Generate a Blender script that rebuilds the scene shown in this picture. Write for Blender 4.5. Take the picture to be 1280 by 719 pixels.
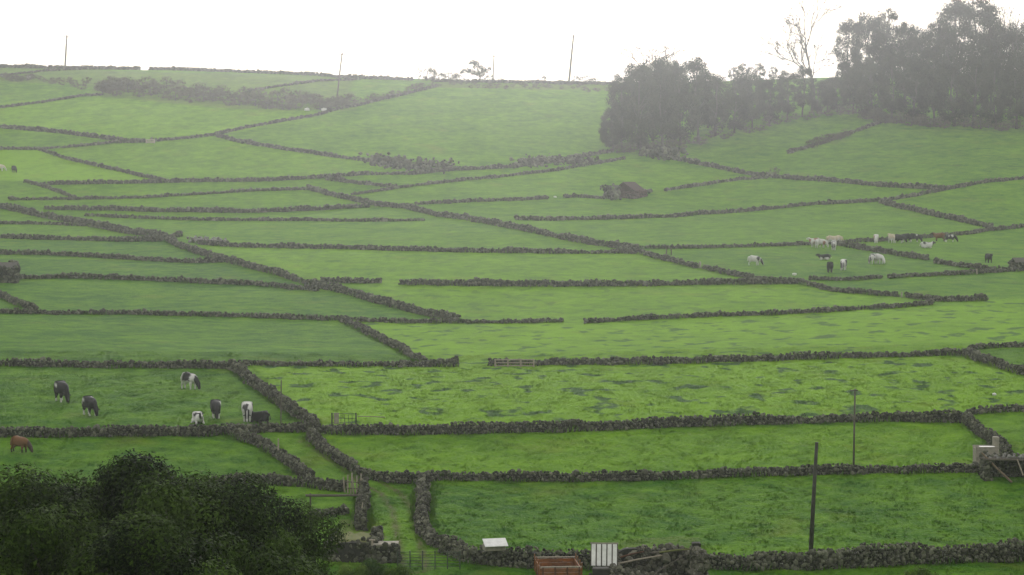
import bpy, bmesh, math, random
import numpy as np
from mathutils import Vector, Matrix

for o in list(bpy.data.objects):
    bpy.data.objects.remove(o)
SC = bpy.context.scene
COL = SC.collection
R = math.radians

# ------------------------------------------------------------------ camera
F = 2887.0                      # focal length in photo pixels (1280 wide)
PITCH = math.atan(159.5 / F)
CAMZ = 0.0
cd = bpy.data.cameras.new('camera')
cam = bpy.data.objects.new('camera', cd)
COL.objects.link(cam)
cd.sensor_width = 36.0
cd.lens = 36.0 * F / 1280.0
cd.clip_start = 0.5
cd.clip_end = 9000
cam.location = (0, 0, CAMZ)
cam.rotation_euler = (math.pi / 2 - PITCH, 0, 0)
SC.camera = cam

# ------------------------------------------------------------------ sky
SUN_EL, SUN_AZ = R(14), R(1)   # veiled sun beyond the ridge, a little to the right
w = bpy.data.worlds.new('World')
SC.world = w
w.use_nodes = True
nt = w.node_tree
nt.nodes.clear()
sky = nt.nodes.new('ShaderNodeTexSky')
sky.sky_type = 'NISHITA'
sky.sun_disc = False
sky.sun_elevation = SUN_EL
sky.sun_rotation = SUN_AZ
sky.dust_density = 4.0
mix = nt.nodes.new('ShaderNodeMix')
mix.data_type = 'RGBA'
mix.inputs[0].default_value = 0.9          # closed cloud deck in front of the clear sky
mix.inputs[7].default_value = (9.6, 9.65, 9.8, 1)
bg = nt.nodes.new('ShaderNodeBackground')
bg.inputs[1].default_value = 0.1
wo = nt.nodes.new('ShaderNodeOutputWorld')
nt.links.new(sky.outputs[0], mix.inputs[6])
nt.links.new(mix.outputs[2], bg.inputs[0])
nt.links.new(bg.outputs[0], wo.inputs[0])

# ------------------------------------------------------------------ sun (veiled by cloud)
sl = bpy.data.lights.new('sun', 'SUN')
sl.energy = 1.5
sl.angle = R(28)
sl.color = (1.0, 0.985, 0.965)
so = bpy.data.objects.new('sun', sl)
COL.objects.link(so)
sd = Vector((math.sin(SUN_AZ) * math.cos(SUN_EL), math.cos(SUN_AZ) * math.cos(SUN_EL), math.sin(SUN_EL)))
so.rotation_euler = sd.to_track_quat('Z', 'Y').to_euler()
so.location = (0, 200, 120)

# ------------------------------------------------------------------ exposure
SC.view_settings.view_transform = 'Standard'
SC.view_settings.look = 'None'
SC.view_settings.exposure = 0.12
SC.view_settings.gamma = 1.0
SC.render.engine = 'CYCLES'
SC.cycles.volume_bounces = 2
SC.cycles.max_bounces = 6
SC.cycles.transparent_max_bounces = 6
SC.cycles.use_denoising = True

HAZE_DENSITY = 0.000225

# ================================================================== helpers
rng = np.random.default_rng(7)
random.seed(7)


def link(o, parent=None):
    COL.objects.link(o)
    if parent is not None:
        o.parent = parent
    return o


def tag(o, label=None, cat=None, group=None, kind=None):
    if label:
        o['label'] = label
    if cat:
        o['category'] = cat
    if group:
        o['group'] = group
    if kind:
        o['kind'] = kind
    return o


def empty(name, loc, rz=0.0):
    o = bpy.data.objects.new(name, None)
    o.empty_display_size = 0.3
    COL.objects.link(o)
    o.location = loc
    o.rotation_euler = (0, 0, rz)
    return o


def mesh_np(name, V, Fc, mat=None, attrs=None, smooth=False):
    """V (n,3); Fc (m,k) equal-sided faces or list of such arrays"""
    me = bpy.data.meshes.new(name)
    V = np.asarray(V, dtype=np.float32)
    if not isinstance(Fc, (list, tuple)):
        Fc = [Fc]
    Fc = [np.asarray(f, dtype=np.int32) for f in Fc if len(f)]
    loops = np.concatenate([f.ravel() for f in Fc])
    tot = np.concatenate([np.full(len(f), f.shape[1], dtype=np.int32) for f in Fc])
    start = np.concatenate([[0], np.cumsum(tot)[:-1]]).astype(np.int32)
    me.vertices.add(len(V))
    me.vertices.foreach_set('co', V.ravel())
    me.loops.add(len(loops))
    me.loops.foreach_set('vertex_index', loops)
    me.polygons.add(len(tot))
    me.polygons.foreach_set('loop_start', start)
    me.polygons.foreach_set('loop_total', tot)
    me.polygons.foreach_set('use_smooth', np.full(len(tot), smooth, dtype=bool))
    for k, a in (attrs or {}).items():
        a = np.asarray(a, dtype=np.float32)
        if a.ndim == 1:
            at = me.attributes.new(k, 'FLOAT', 'POINT')
            at.data.foreach_set('value', a)
        else:
            at = me.attributes.new(k, 'FLOAT_COLOR', 'POINT')
            if a.shape[1] == 3:
                a = np.concatenate([a, np.ones((len(a), 1), np.float32)], 1)
            at.data.foreach_set('color', a.ravel())
    me.update(calc_edges=True)
    if mat:
        me.materials.append(mat)
    return me


def obj(name, me, parent=None, loc=None):
    o = bpy.data.objects.new(name, me)
    if loc is not None:
        o.location = loc
    return link(o, parent)


class MB:
    """small mesh builder: boxes, tubes, prisms"""

    def __init__(s):
        s.v = []
        s.f = []

    def add(s, v, f):
        b = len(s.v)
        s.v += [tuple(p) for p in v]
        s.f += [tuple(b + i for i in q) for q in f]
        return s

    def box(s, c, d, rz=0.0, tilt=None):
        m = Matrix.Rotation(rz, 3, 'Z')
        if tilt is not None:
            m = m @ Matrix.Rotation(tilt[1], 3, tilt[0])
        vs = []
        for z in (-.5, .5):
            for x, y in ((-.5, -.5), (.5, -.5), (.5, .5), (-.5, .5)):
                vs.append(Vector(c) + m @ Vector((x * d[0], y * d[1], z * d[2])))
        return s.add(vs, [(3, 2, 1, 0), (4, 5, 6, 7), (0, 1, 5, 4), (1, 2, 6, 5), (2, 3, 7, 6), (3, 0, 4, 7)])

    def tube(s, pts, rad, n=8, cap=True):
        pts = [Vector(p) for p in pts]
        if not hasattr(rad, '__len__'):
            rad = [rad] * len(pts)
        vs = []
        for i, p in enumerate(pts):
            t = (pts[min(i + 1, len(pts) - 1)] - pts[max(i - 1, 0)]).normalized()
            a = t.orthogonal().normalized() if i == 0 else (a - t * a.dot(t)).normalized()
            b = t.cross(a)
            for k in range(n):
                q = 2 * math.pi * k / n
                vs.append(p + (a * math.cos(q) + b * math.sin(q)) * rad[i])
        fs = []
        for i in range(len(pts) - 1):
            for k in range(n):
                fs.append((i * n + k, i * n + (k + 1) % n, (i + 1) * n + (k + 1) % n, (i + 1) * n + k))
        if cap:
            fs.append(tuple(range(n))[::-1])
            fs.append(tuple((len(pts) - 1) * n + k for k in range(n)))
        return s.add(vs, fs)

    def build(s, name, mat, parent=None, loc=None, bevel=0.0, smooth=False):
        me = bpy.data.meshes.new(name)
        me.from_pydata([tuple(v) for v in s.v], [], s.f)
        if bevel > 0:
            bm = bmesh.new()
            bm.from_mesh(me)
            bmesh.ops.bevel(bm, geom=list(bm.edges), offset=bevel, segments=1, affect='EDGES')
            bm.to_mesh(me)
            bm.free()
        if smooth:
            me.polygons.foreach_set('use_smooth', np.ones(len(me.polygons), bool))
        me.update()
        me.materials.append(mat)
        return obj(name, me, parent, loc)


# ------------------------------------------------------------------ terrain height field
TY = np.array([-400, -120, -20, 0, 12, 30, 55, 90, 124, 150, 165, 178, 200, 245, 290, 345, 390, 440, 475, 515, 545, 700, 2500], float)
TZ = np.array([6, 2.0, -1.2, -2, -5.5, -13.5, -20.5, -22.9, -22.3, -20.8, -19.4, -18.5, -17.7, -16.9, -15, -12, -9, -2, 5, 14, 20.8, 55, 400], float)


def _pchip_slopes(x, y):
    h = np.diff(x)
    d = np.diff(y) / h
    m = np.zeros_like(y)
    for i in range(1, len(x) - 1):
        if d[i - 1] * d[i] > 0:
            w1, w2 = 2 * h[i] + h[i - 1], h[i] + 2 * h[i - 1]
            m[i] = (w1 + w2) / (w1 / d[i - 1] + w2 / d[i])
    m[0], m[-1] = d[0], d[-1]
    return m


TM = _pchip_slopes(TY, TZ)


def prof(y):
    y = np.clip(y, TY[0], TY[-1])
    i = np.clip(np.searchsorted(TY, y) - 1, 0, len(TY) - 2)
    h = TY[i + 1] - TY[i]
    t = (y - TY[i]) / h
    return ((2 * t**3 - 3 * t**2 + 1) * TZ[i] + (t**3 - 2 * t**2 + t) * h * TM[i]
            + (-2 * t**3 + 3 * t**2) * TZ[i + 1] + (t**3 - t**2) * h * TM[i + 1])


_cx = np.array([-700, -133, -85, -40, 0, 40, 80, 130, 700], float)
_cz = np.array([23.0, 24.2, 22.9, 20.6, 19.0, 18.6, 20.2, 23.0, 26.0], float)


def Z(x, y):
    x = np.asarray(x, float)
    y = np.asarray(y, float)
    p = prof(y)
    # gentle swell of the ground
    far = np.clip((y - 110) / 120, 0, 1)
    p = p + far * (0.55 * np.sin(x * 0.043 + y * 0.017 + 1.3) + 0.4 * np.sin(x * 0.021 - y * 0.034 + 0.4)
                   + 0.16 * np.sin(x * 0.13 + 2.0) * np.sin(y * 0.11 + 0.7))
    p = p + 2.6 * np.exp(-((x - 88) / 34)**2 - ((y - 425) / 38)**2)     # shoulder of the right-hand hill
    # the ridge: the slope runs out into a gently falling plateau
    c = np.interp(x, _cx, _cz) - 0.05 * np.maximum(y - 540, 0) - 0.012 * np.maximum(0, y - 900) * 0
    c = np.maximum(c, -8)
    k = 1.6
    return -np.logaddexp(-p / k, -c / k) * k


CP, SP = math.cos(PITCH), math.sin(PITCH)


def ray(px, py):
    u, v = (px - 640.0) / F, (359.5 - py) / F
    d = np.array([u, CP + v * SP, -SP + v * CP])
    return d / d[1]


_YS = np.concatenate([np.arange(40, 120, 1.0), np.arange(120, 640, 0.5)])


def pix(px, py):
    """where the sight line through photo pixel (px,py) first meets the ground"""
    d = ray(px, py)
    z = Z(d[0] * _YS, _YS)
    g = d[2] * _YS - z
    k = np.where(g <= 0)[0]
    if len(k) == 0:
        j = int(np.argmin(np.abs(g[-300:]) if False else g))
        y = _YS[j]
        return Vector((d[0] * y, y, float(z[j])))
    k = k[0]
    if k == 0:
        y = _YS[0]
    else:
        a, b = g[k - 1], g[k]
        y = _YS[k - 1] + (_YS[k] - _YS[k - 1]) * a / (a - b)
    x = d[0] * y
    return Vector((x, y, float(Z(x, y))))


def gz(x, y):
    return float(Z(x, y))


def project(X, Y, Zz):
    dep = Y * CP - Zz * SP
    up = Y * SP + Zz * CP
    return 640 + F * X / dep, 359.5 - F * up / dep


def mpp(p):
    """metres per photo pixel at a world point"""
    return p.y / F


# ================================================================== materials
def newmat(name):
    m = bpy.data.materials.new(name)
    m.use_nodes = True
    t = m.node_tree
    b = t.nodes['Principled BSDF']
    return m, t, b


def N(t, ty, **kw):
    n = t.nodes.new(ty)
    for k, v in kw.items():
        setattr(n, k, v)
    return n


def noise(t, scale, detail=3, coord=None, rough=0.55):
    n = N(t, 'ShaderNodeTexNoise')
    n.inputs['Scale'].default_value = scale
    n.inputs['Detail'].default_value = detail
    n.inputs['Roughness'].default_value = rough
    if coord is not None:
        t.links.new(coord, n.inputs['Vector'])
    return n.outputs['Fac']


def ramp(t, fac, stops):
    r = N(t, 'ShaderNodeValToRGB')
    t.links.new(fac, r.inputs[0])
    e = r.color_ramp.elements
    e[0].position, e[0].color = stops[0][0], tuple(stops[0][1]) + (1,)
    e[1].position, e[1].color = stops[1][0], tuple(stops[1][1]) + (1,)
    for p, c in stops[2:]:
        k = e.new(p)
        k.color = tuple(c) + (1,)
    return r.outputs[0]


def math_(t, op, a, b=None, c=None, clamp=False):
    n = N(t, 'ShaderNodeMath', operation=op)
    n.use_clamp = clamp
    for i, v in enumerate((a, b, c)):
        if v is None:
            continue
        if isinstance(v, (int, float)):
            n.inputs[i].default_value = v
        else:
            t.links.new(v, n.inputs[i])
    return n.outputs[0]


def mixc(t, fac, a, b, blend='MIX'):
    n = N(t, 'ShaderNodeMix', data_type='RGBA', blend_type=blend)
    for i, v in ((0, fac), (6, a), (7, b)):
        if isinstance(v, (int, float)):
            n.inputs[i].default_value = v
        elif isinstance(v, tuple):
            n.inputs[i].default_value = v + (1,) if len(v) == 3 else v
        else:
            t.links.new(v, n.inputs[i])
    return n.outputs[2]


def attr(t, name):
    n = N(t, 'ShaderNodeAttribute')
    n.attribute_name = name
    return n


def bump(t, b, h, strength=0.4, dist=0.1):
    n = N(t, 'ShaderNodeBump')
    n.inputs['Strength'].default_value = strength
    n.inputs['Distance'].default_value = dist
    t.links.new(h, n.inputs['Height'])
    t.links.new(n.outputs[0], b.inputs['Normal'])


GRASS_DARK = (0.027, 0.101, 0.002)
GRASS_LIGHT = (0.152, 0.300, 0.004)


def grass_colour(t):
    geo = N(t, 'ShaderNodeNewGeometry').outputs['Position']
    tint = attr(t, 'tint').outputs['Fac']
    n1 = noise(t, 0.11, 3, geo)
    n2 = noise(t, 0.7, 3, geo)
    n3 = noise(t, 3.2, 4, geo)
    n4 = noise(t, 0.36, 3, geo, 0.6)
    f = math_(t, 'MULTIPLY_ADD', n1, 0.7, -0.35)
    f = math_(t, 'ADD', f, math_(t, 'MULTIPLY_ADD', n4, 0.8, -0.4))
    f = math_(t, 'ADD', f, math_(t, 'MULTIPLY_ADD', n2, 0.8, -0.4))
    f = math_(t, 'ADD', f, math_(t, 'MULTIPLY_ADD', n3, 0.6, -0.3))
    n5 = noise(t, 9.0, 3, geo, 0.6)
    f = math_(t, 'ADD', f, math_(t, 'MULTIPLY_ADD', n5, 0.5, -0.25))
    f = math_(t, 'ADD', f, tint, clamp=True)
    col = mixc(t, f, GRASS_DARK, GRASS_LIGHT)
    yel = math_(t, 'MULTIPLY_ADD', noise(t, 0.17, 4, geo, 0.65), 5.0, -2.85, clamp=True)
    col = mixc(t, math_(t, 'MULTIPLY', yel, 0.45), col, (0.16, 0.19, 0.018))
    # rank dark patches where the cattle leave the grass standing
    tuft = attr(t, 'tuft').outputs['Fac']
    mp = N(t, 'ShaderNodeMapping')
    mp.inputs['Scale'].default_value = (0.5, 0.34, 0.5)
    t.links.new(geo, mp.inputs[0])
    nt_ = noise(t, 1.0, 2, mp.outputs[0], 0.5)
    mk = math_(t, 'MULTIPLY_ADD', nt_, 12.0, -6.75, clamp=True)
    mk = math_(t, 'MULTIPLY', mk, tuft)
    col = mixc(t, math_(t, 'MULTIPLY', mk, 0.9), col, (0.026, 0.074, 0.016))
    return geo, col, n2, n3


def mat_ground():
    m, t, b = newmat('pasture_grass')
    geo, col, n2, n3 = grass_colour(t)
    # bare earth in the wheel ruts
    rut = attr(t, 'rut').outputs['Fac']
    rm = math_(t, 'MULTIPLY', rut, math_(t, 'MULTIPLY_ADD', n2, 2.4, -0.4, clamp=True), clamp=True)
    col = mixc(t, rm, col, (0.095, 0.07, 0.04))
    # weathered straw colour along rough verges
    dry = attr(t, 'dry').outputs['Fac']
    col = mixc(t, math_(t, 'MULTIPLY', dry, math_(t, 'MULTIPLY_ADD', n3, 2.0, -0.5, clamp=True), clamp=True), col, (0.12, 0.105, 0.045))
    t.links.new(col, b.inputs['Base Color'])
    b.inputs['Roughness'].default_value = 0.95
    b.inputs['Specular IOR Level'].default_value = 0.1
    h = math_(t, 'ADD', noise(t, 9.0, 3, geo), math_(t, 'MULTIPLY', n3, 2.0))
    bump(t, b, h, 0.8, 0.12)
    return m


def mat_grassblade():
    m, t, b = newmat('grass_blades')
    geo, col, n2, n3 = grass_colour(t)
    t.links.new(col, b.inputs['Base Color'])
    b.inputs['Roughness'].default_value = 0.8
    b.inputs['Specular IOR Level'].default_value = 0.05
    up = N(t, 'ShaderNodeCombineXYZ')
    up.inputs[2].default_value = 1.0
    gn = N(t, 'ShaderNodeNewGeometry').outputs['Normal']
    mixv = N(t, 'ShaderNodeMix', data_type='VECTOR')
    mixv.inputs[0].default_value = 0.85
    t.links.new(gn, mixv.inputs[4])
    t.links.new(up.outputs[0], mixv.inputs[5])
    t.links.new(mixv.outputs[1], b.inputs['Normal'])
    return m


def mat_stone(name='basalt_stone', dark=(0.017, 0.0165, 0.012), light=(0.18, 0.18, 0.122), moss=0.85):
    m, t, b = newmat(name)
    geo = N(t, 'ShaderNodeNewGeometry').outputs['Position']
    tone = attr(t, 'tone').outputs['Fac']
    n1 = noise(t, 2.6, 4, geo)
    n2 = noise(t, 14.0, 4, geo)
    f = math_(t, 'ADD', math_(t, 'MULTIPLY', tone, 0.75), math_(t, 'MULTIPLY_ADD', n2, 0.7, -0.3), clamp=True)
    col = mixc(t, f, dark, light)
    lich = math_(t, 'MULTIPLY_ADD', noise(t, 7.0, 4, geo, 0.65), 11.0, -6.7, clamp=True)
    col = mixc(t, math_(t, 'MULTIPLY', lich, 0.75), col, (0.30, 0.30, 0.26))
    mo = math_(t, 'MULTIPLY_ADD', n1, 5.0, -2.7, clamp=True)
    col = mixc(t, math_(t, 'MULTIPLY', mo, moss), col, (0.048, 0.058, 0.018))
    t.links.new(col, b.inputs['Base Color'])
    b.inputs['Roughness'].default_value = 0.9
    b.inputs['Specular IOR Level'].default_value = 0.2
    bump(t, b, n2, 0.5, 0.05)
    return m


def mat_plain(name, c1, c2, scale=6.0, rough=0.8, metal=0.0, streak=None):
    m, t, b = newmat(name)
    co = N(t, 'ShaderNodeTexCoord').outputs['Object']
    if streak:
        mp = N(t, 'ShaderNodeMapping')
        mp.inputs['Scale'].default_value = streak
        t.links.new(co, mp.inputs[0])
        co = mp.outputs[0]
    n = noise(t, scale, 5, co, 0.6)
    col = mixc(t, math_(t, 'MULTIPLY_ADD', n, 2.2, -0.6, clamp=True), c1, c2)
    t.links.new(col, b.inputs['Base Color'])
    b.inputs['Roughness'].default_value = rough
    b.inputs['Metallic'].default_value = metal
    b.inputs['Specular IOR Level'].default_value = 0.3
    bump(t, b, n, 0.3, 0.02)
    return m


def mat_leaf(name, c1, c2, trans=0.25):
    m, t, b = newmat(name)
    lv = attr(t, 'leafv').outputs['Fac']
    oi = N(t, 'ShaderNodeObjectInfo').outputs['Random']
    f = math_(t, 'ADD', lv, math_(t, 'MULTIPLY_ADD', oi, 0.5, -0.25), clamp=True)
    col = mixc(t, f, c1, c2)
    t.links.new(col, b.inputs['Base Color'])
    b.inputs['Roughness'].default_value = 0.7
    b.inputs['Specular IOR Level'].default_value = 0.04
    if trans > 0:
        tr = N(t, 'ShaderNodeBsdfTranslucent')
        t.links.new(col, tr.inputs[0])
        ms = N(t, 'ShaderNodeMixShader')
        ms.inputs[0].default_value = trans
        t.links.new(b.outputs[0], ms.inputs[1])
        t.links.new(tr.outputs[0], ms.inputs[2])
        t.links.new(ms.outputs[0], t.nodes['Material Output'].inputs[0])
    return m


def mat_coat():
    m, t, b = newmat('cow_hide')
    a = attr(t, 'coat').outputs['Color']
    co = N(t, 'ShaderNodeTexCoord').outputs['Object']
    n = noise(t, 9.0, 4, co)
    col = mixc(t, math_(t, 'MULTIPLY', n, 0.35), a, (0.05, 0.045, 0.035))
    t.links.new(col, b.inputs['Base Color'])
    b.inputs['Roughness'].default_value = 0.75
    b.inputs['Specular IOR Level'].default_value = 0.2
    return m


M = {
    'ground': mat_ground(),
    'blade': mat_grassblade(),
    'stone': mat_stone(),
    'stone_red': mat_stone('red_scoria_stone', (0.055, 0.034, 0.028), (0.15, 0.10, 0.085), 0.25),
    'stone_pale': mat_stone('pale_stone', (0.12, 0.115, 0.10), (0.30, 0.29, 0.26), 0.25),
    'stone_mid': mat_stone('weathered_stone', (0.035, 0.033, 0.025), (0.24, 0.225, 0.165), 0.5),
    'core': mat_plain('wall_rubble_core', (0.02, 0.02, 0.017), (0.045, 0.042, 0.034), 5.0, 1.0),
    'wood': mat_plain('weathered_wood', (0.055, 0.047, 0.036), (0.13, 0.11, 0.085), 5.0, 0.85, 0, (6, 6, 0.6)),
    'wood_pale': mat_plain('pale_wood', (0.20, 0.165, 0.12), (0.36, 0.31, 0.24), 4.0, 0.85, 0, (5, 5, 0.7)),
    'pole_dark': mat_plain('creosoted_pole', (0.022, 0.022, 0.016), (0.05, 0.047, 0.035), 6.0, 0.85, 0, (8, 8, 0.5)),
    'bark': mat_plain('bark', (0.03, 0.026, 0.02), (0.085, 0.075, 0.06), 7.0, 0.95, 0, (3, 3, 0.6)),
    'metal_green': mat_plain('green_painted_steel', (0.035, 0.05, 0.03), (0.07, 0.09, 0.06), 9.0, 0.6, 0.2),
    'orange': mat_plain('orange_paint', (0.29, 0.10, 0.024), (0.09, 0.045, 0.02), 3.5, 0.65),
    'rust': mat_plain('rusty_steel', (0.12, 0.045, 0.02), (0.05, 0.03, 0.02), 8.0, 0.85),
    'white': mat_plain('white_paint', (0.78, 0.76, 0.71), (0.55, 0.54, 0.49), 3.0, 0.6),
    'rubber': mat_plain('tyre_rubber', (0.015, 0.015, 0.015), (0.03, 0.03, 0.03), 8.0, 0.9),
    'concrete': mat_plain('pale_concrete', (0.33, 0.30, 0.23), (0.17, 0.155, 0.12), 4.0, 0.9),
    'moss_top': mat_plain('straw_and_moss', (0.15, 0.14, 0.05), (0.09, 0.12, 0.03), 5.0, 1.0),
    'ceramic': mat_plain('glazed_insulator', (0.25, 0.24, 0.22), (0.35, 0.34, 0.32), 3.0, 0.3),
    'log': mat_plain('brown_log', (0.10, 0.065, 0.04), (0.2, 0.15, 0.1), 4.0, 0.9, 0, (5, 5, .7)),
    'coat': mat_coat(),
    'leaf_near': mat_leaf('pittosporum_leaves', (0.004, 0.010, 0.002), (0.066, 0.115, 0.015), 0.12),
    'leaf_wood': mat_leaf('wood_leaves', (0.022, 0.026, 0.014), (0.058, 0.062, 0.034), 0.2),
    'leaf_shrub': mat_leaf('brown_shrub_leaves', (0.055, 0.052, 0.032), (0.13, 0.12, 0.075), 0.3),
    'leaf_weed': mat_leaf('weed_leaves', (0.025, 0.05, 0.010), (0.075, 0.115, 0.025), 0.25),
    'leaf_bright': mat_leaf('bright_shrub_leaves', (0.03, 0.07, 0.008), (0.12, 0.19, 0.02), 0.25),
    'twig': mat_plain('grey_twigs', (0.06, 0.052, 0.042), (0.11, 0.10, 0.085), 8.0, 0.95),
}

# ================================================================== ground
FIELD_TINT = [  # photo-corner polygon of each field, how light its grass is (0 dark, 1 light), tussocky 0..1
    ([(-200, 545), (300, 545), (372, 590), (360, 602), (-200, 602)], 0.30, 0.1),
    ([(-200, 460), (292, 460), (392, 535), (-200, 540)], 0.28, 0.15),
    ([(-200, 393), (420, 400), (525, 456), (-200, 458)], 0.25, 0.1),
    ([(-200, 350), (330, 356), (430, 368), (590, 403), (420, 400), (-200, 392)], 0.25, 0.05),
    ([(-200, 320), (280, 328), (400, 362), (25, 348), (-200, 350)], 0.14, 0.0),
    ([(-200, 300), (205, 300), (280, 326), (-200, 317)], 0.18, 0.0),
    ([(310, 457), (1210, 446), (1290, 470), (1290, 512), (1210, 520), (640, 541), (395, 541)], 0.86, 1.0),
    ([(435, 402), (705, 404), (1160, 382), (1290, 370), (1290, 433), (1210, 436), (615, 457), (530, 456)], 0.80, 0.8),
    ([(440, 357), (1005, 357), (1170, 380), (960, 394), (703, 404), (590, 404)], 0.68, 0.45),
    ([(245, 309), (800, 316), (955, 350), (500, 356), (400, 352)], 0.62, 0.3),
    ([(395, 545), (1210, 529), (1235, 588), (540, 599), (460, 598)], 0.58, 0.1),
    ([(1225, 518), (1300, 513), (1300, 560), (1262, 560)], 0.55, 0.1),
    ([(535, 603), (1300, 592), (1300, 680), (560, 686), (533, 660)], 0.27, 0.1),
    ([(1215, 448), (1300, 470), (1300, 436), (1220, 436)], 0.35, 0.1),
    ([(-200, 187), (50, 187), (200, 226), (-200, 227)], 0.95, 0.0),
    ([(60, 187), (185, 178), (270, 170), (500, 207), (400, 221), (200, 225)], 0.62, 0.0),
    ([(-200, 140), (125, 120), (420, 140), (300, 165), (185, 176), (-200, 155)], 0.72, 0.0),
    ([(280, 170), (545, 108), (760, 106), (755, 185), (570, 206), (480, 200)], 0.46, 0.0),
    ([(500, 238), (780, 199), (960, 224), (830, 240), (700, 245)], 0.50, 0.0),
    ([(60, 231), (400, 224), (440, 248), (240, 243), (105, 248)], 0.50, 0.0),
    ([(110, 250), (390, 238), (460, 258), (60, 258)], 0.48, 0.0),
    ([(780, 199), (1030, 140), (1290, 165), (1290, 220), (1140, 234), (960, 221)], 0.34, 0.1),
    ([(800, 318), (1050, 308), (1160, 325), (1290, 337), (1000, 352), (950, 347)], 0.30, 0.1),
    ([(1005, 356), (1290, 340), (1290, 372), (1232, 375), (1120, 370)], 0.33, 0.1),
    ([(-200, 228), (30, 228), (100, 248), (-200, 250)], 0.5, 0.0),
    ([(400, 705), (1300, 700), (1300, 760), (400, 760)], 0.22, 0.1),
]


def in_poly(px, py, poly):
    c = np.zeros(px.shape, bool)
    n = len(poly)
    for i in range(n):
        x1, y1 = poly[i]
        x2, y2 = poly[(i + 1) % n]
        if y1 == y2:
            continue
        k = (y1 > py) != (y2 > py)
        c ^= k & (px < (x2 - x1) * (py - y1) / (y2 - y1) + x1)
    return c


def field_tint(X, Y, Zz):
    px, py = project(X, Y, Zz)
    tint = np.full(X.shape, 0.42)
    tuft = np.full(X.shape, 0.12)
    ok = (Y > 100) & (Y < 600)
    for poly, a, b in FIELD_TINT:
        k = ok & in_poly(px, py, poly)
        tint[k] = a
        tuft[k] = b
    return tint, tuft


def dist_poly(X, Y, P):
    d = np.full(X.shape, 1e9)
    for i in range(len(P) - 1):
        ax, ay = P[i][0], P[i][1]
        bx, by = P[i + 1][0], P[i + 1][1]
        vx, vy = bx - ax, by - ay
        L = vx * vx + vy * vy + 1e-9
        t = np.clip(((X - ax) * vx + (Y - ay) * vy) / L, 0, 1)
        d = np.minimum(d, np.hypot(X - ax - t * vx, Y - ay - t * vy))
    return d


TRACK = [pix(*p) for p in [(388, 549), (408, 562), (436, 583), (462, 602), (488, 616), (503, 638), (509, 665), (515, 695), (520, 712)]]


def geo_steps(a, b, s0, g=1.25):
    out = []
    x, s = a, s0
    while x < b:
        s *= g
        x += s
        out.append(min(x, b))
    return np.array(out)


def make_ground():
    xs = np.concatenate([np.arange(-32, 32.01, 0.6), np.arange(-13.5, -4.5, 0.25), np.arange(33, 135.01, 1.4)])
    xs = np.concatenate([xs, -np.arange(33, 135.01, 1.4)])
    ex = geo_steps(135, 1500, 1.5)
    xs = np.unique(np.round(np.concatenate([xs, ex, -ex]), 3))
    ys = np.concatenate([np.arange(0, 116, 2.0), np.arange(116, 205, 0.6), np.arange(119, 168, 0.3), np.arange(205, 620, 1.4)])
    ys = np.unique(np.round(np.concatenate([ys, geo_steps(620, 1700, 1.5), -geo_steps(0, 380, 3)]), 3))
    X, Y = np.meshgrid(xs, ys)
    Zz = Z(X, Y)
    micro = 0.05 * np.sin(X * 1.7 + np.sin(Y * 0.9) * 2) * np.sin(Y * 1.3 + np.sin(X * 0.7))
    tint, tuft = field_tint(X, Y, Zz)
    for _ in range(1):
        tint[1:-1, 1:-1] = (tint[1:-1, 1:-1] * 2 + tint[:-2, 1:-1] + tint[2:, 1:-1] + tint[1:-1, :-2] + tint[1:-1, 2:]) / 6
    d = dist_poly(X, Y, TRACK)
    rut = np.clip(1 - np.abs(d - 0.62) / 0.30, 0, 1)
    px, py = project(X, Y, Zz)
    dry = np.zeros_like(X)
    near = (Y > 100) & (Y < 620)
    dry[near & in_poly(px, py, [(100, 88), (440, 96), (440, 138), (300, 137), (120, 120)])] = 0.6
    dry[near & in_poly(px, py, [(545, 100), (775, 101), (775, 113), (545, 110)])] = 0.7
    dry[near & in_poly(px, py, [(-50, 84), (130, 86), (110, 106), (-50, 100)])] = 0.5
    dry[near & in_poly(px, py, [(425, 648), (470, 655), (485, 673), (425, 672)])] = 1.0
    dry[near & in_poly(px, py, [(770, 675), (880, 670), (880, 719), (770, 719)])] = 0.5
    Zv = Zz + micro
    ny, nx = X.shape
    idx = np.arange(nx * ny).reshape(ny, nx)
    q = np.stack([idx[:-1, :-1], idx[:-1, 1:], idx[1:, 1:], idx[1:, :-1]], -1).reshape(-1, 4)
    V = np.stack([X.ravel(), Y.ravel(), Zv.ravel()], 1)
    me = mesh_np('ground', V, q, M['ground'], {'tint': tint.ravel(), 'tuft': tuft.ravel(), 'rut': rut.ravel(), 'dry': dry.ravel()}, True)
    o = obj('ground', me)
    tag(o, 'green pasture hillside divided into walled fields', kind='structure')
    return float(Zv.min()), float(xs[-1]), float(ys[0]), float(ys[-1])


GMIN, GX, GY0, GY1 = make_ground()

# ================================================================== stones and walls
_p = (1 + 5**0.5) / 2
ICO_V = np.array([(-1, _p, 0), (1, _p, 0), (-1, -_p, 0), (1, -_p, 0), (0, -1, _p), (0, 1, _p), (0, -1, -_p), (0, 1, -_p),
                  (_p, 0, -1), (_p, 0, 1), (-_p, 0, -1), (-_p, 0, 1)], float)
ICO_V /= np.linalg.norm(ICO_V[0])
ICO_F = np.array([(0, 11, 5), (0, 5, 1), (0, 1, 7), (0, 7, 10), (0, 10, 11), (1, 5, 9), (5, 11, 4), (11, 10, 2), (10, 7, 6), (7, 1, 8),
                  (3, 9, 4), (3, 4, 2), (3, 2, 6), (3, 6, 8), (3, 8, 9), (4, 9, 5), (2, 4, 11), (6, 2, 10), (8, 6, 7), (9, 8, 1)])


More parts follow.
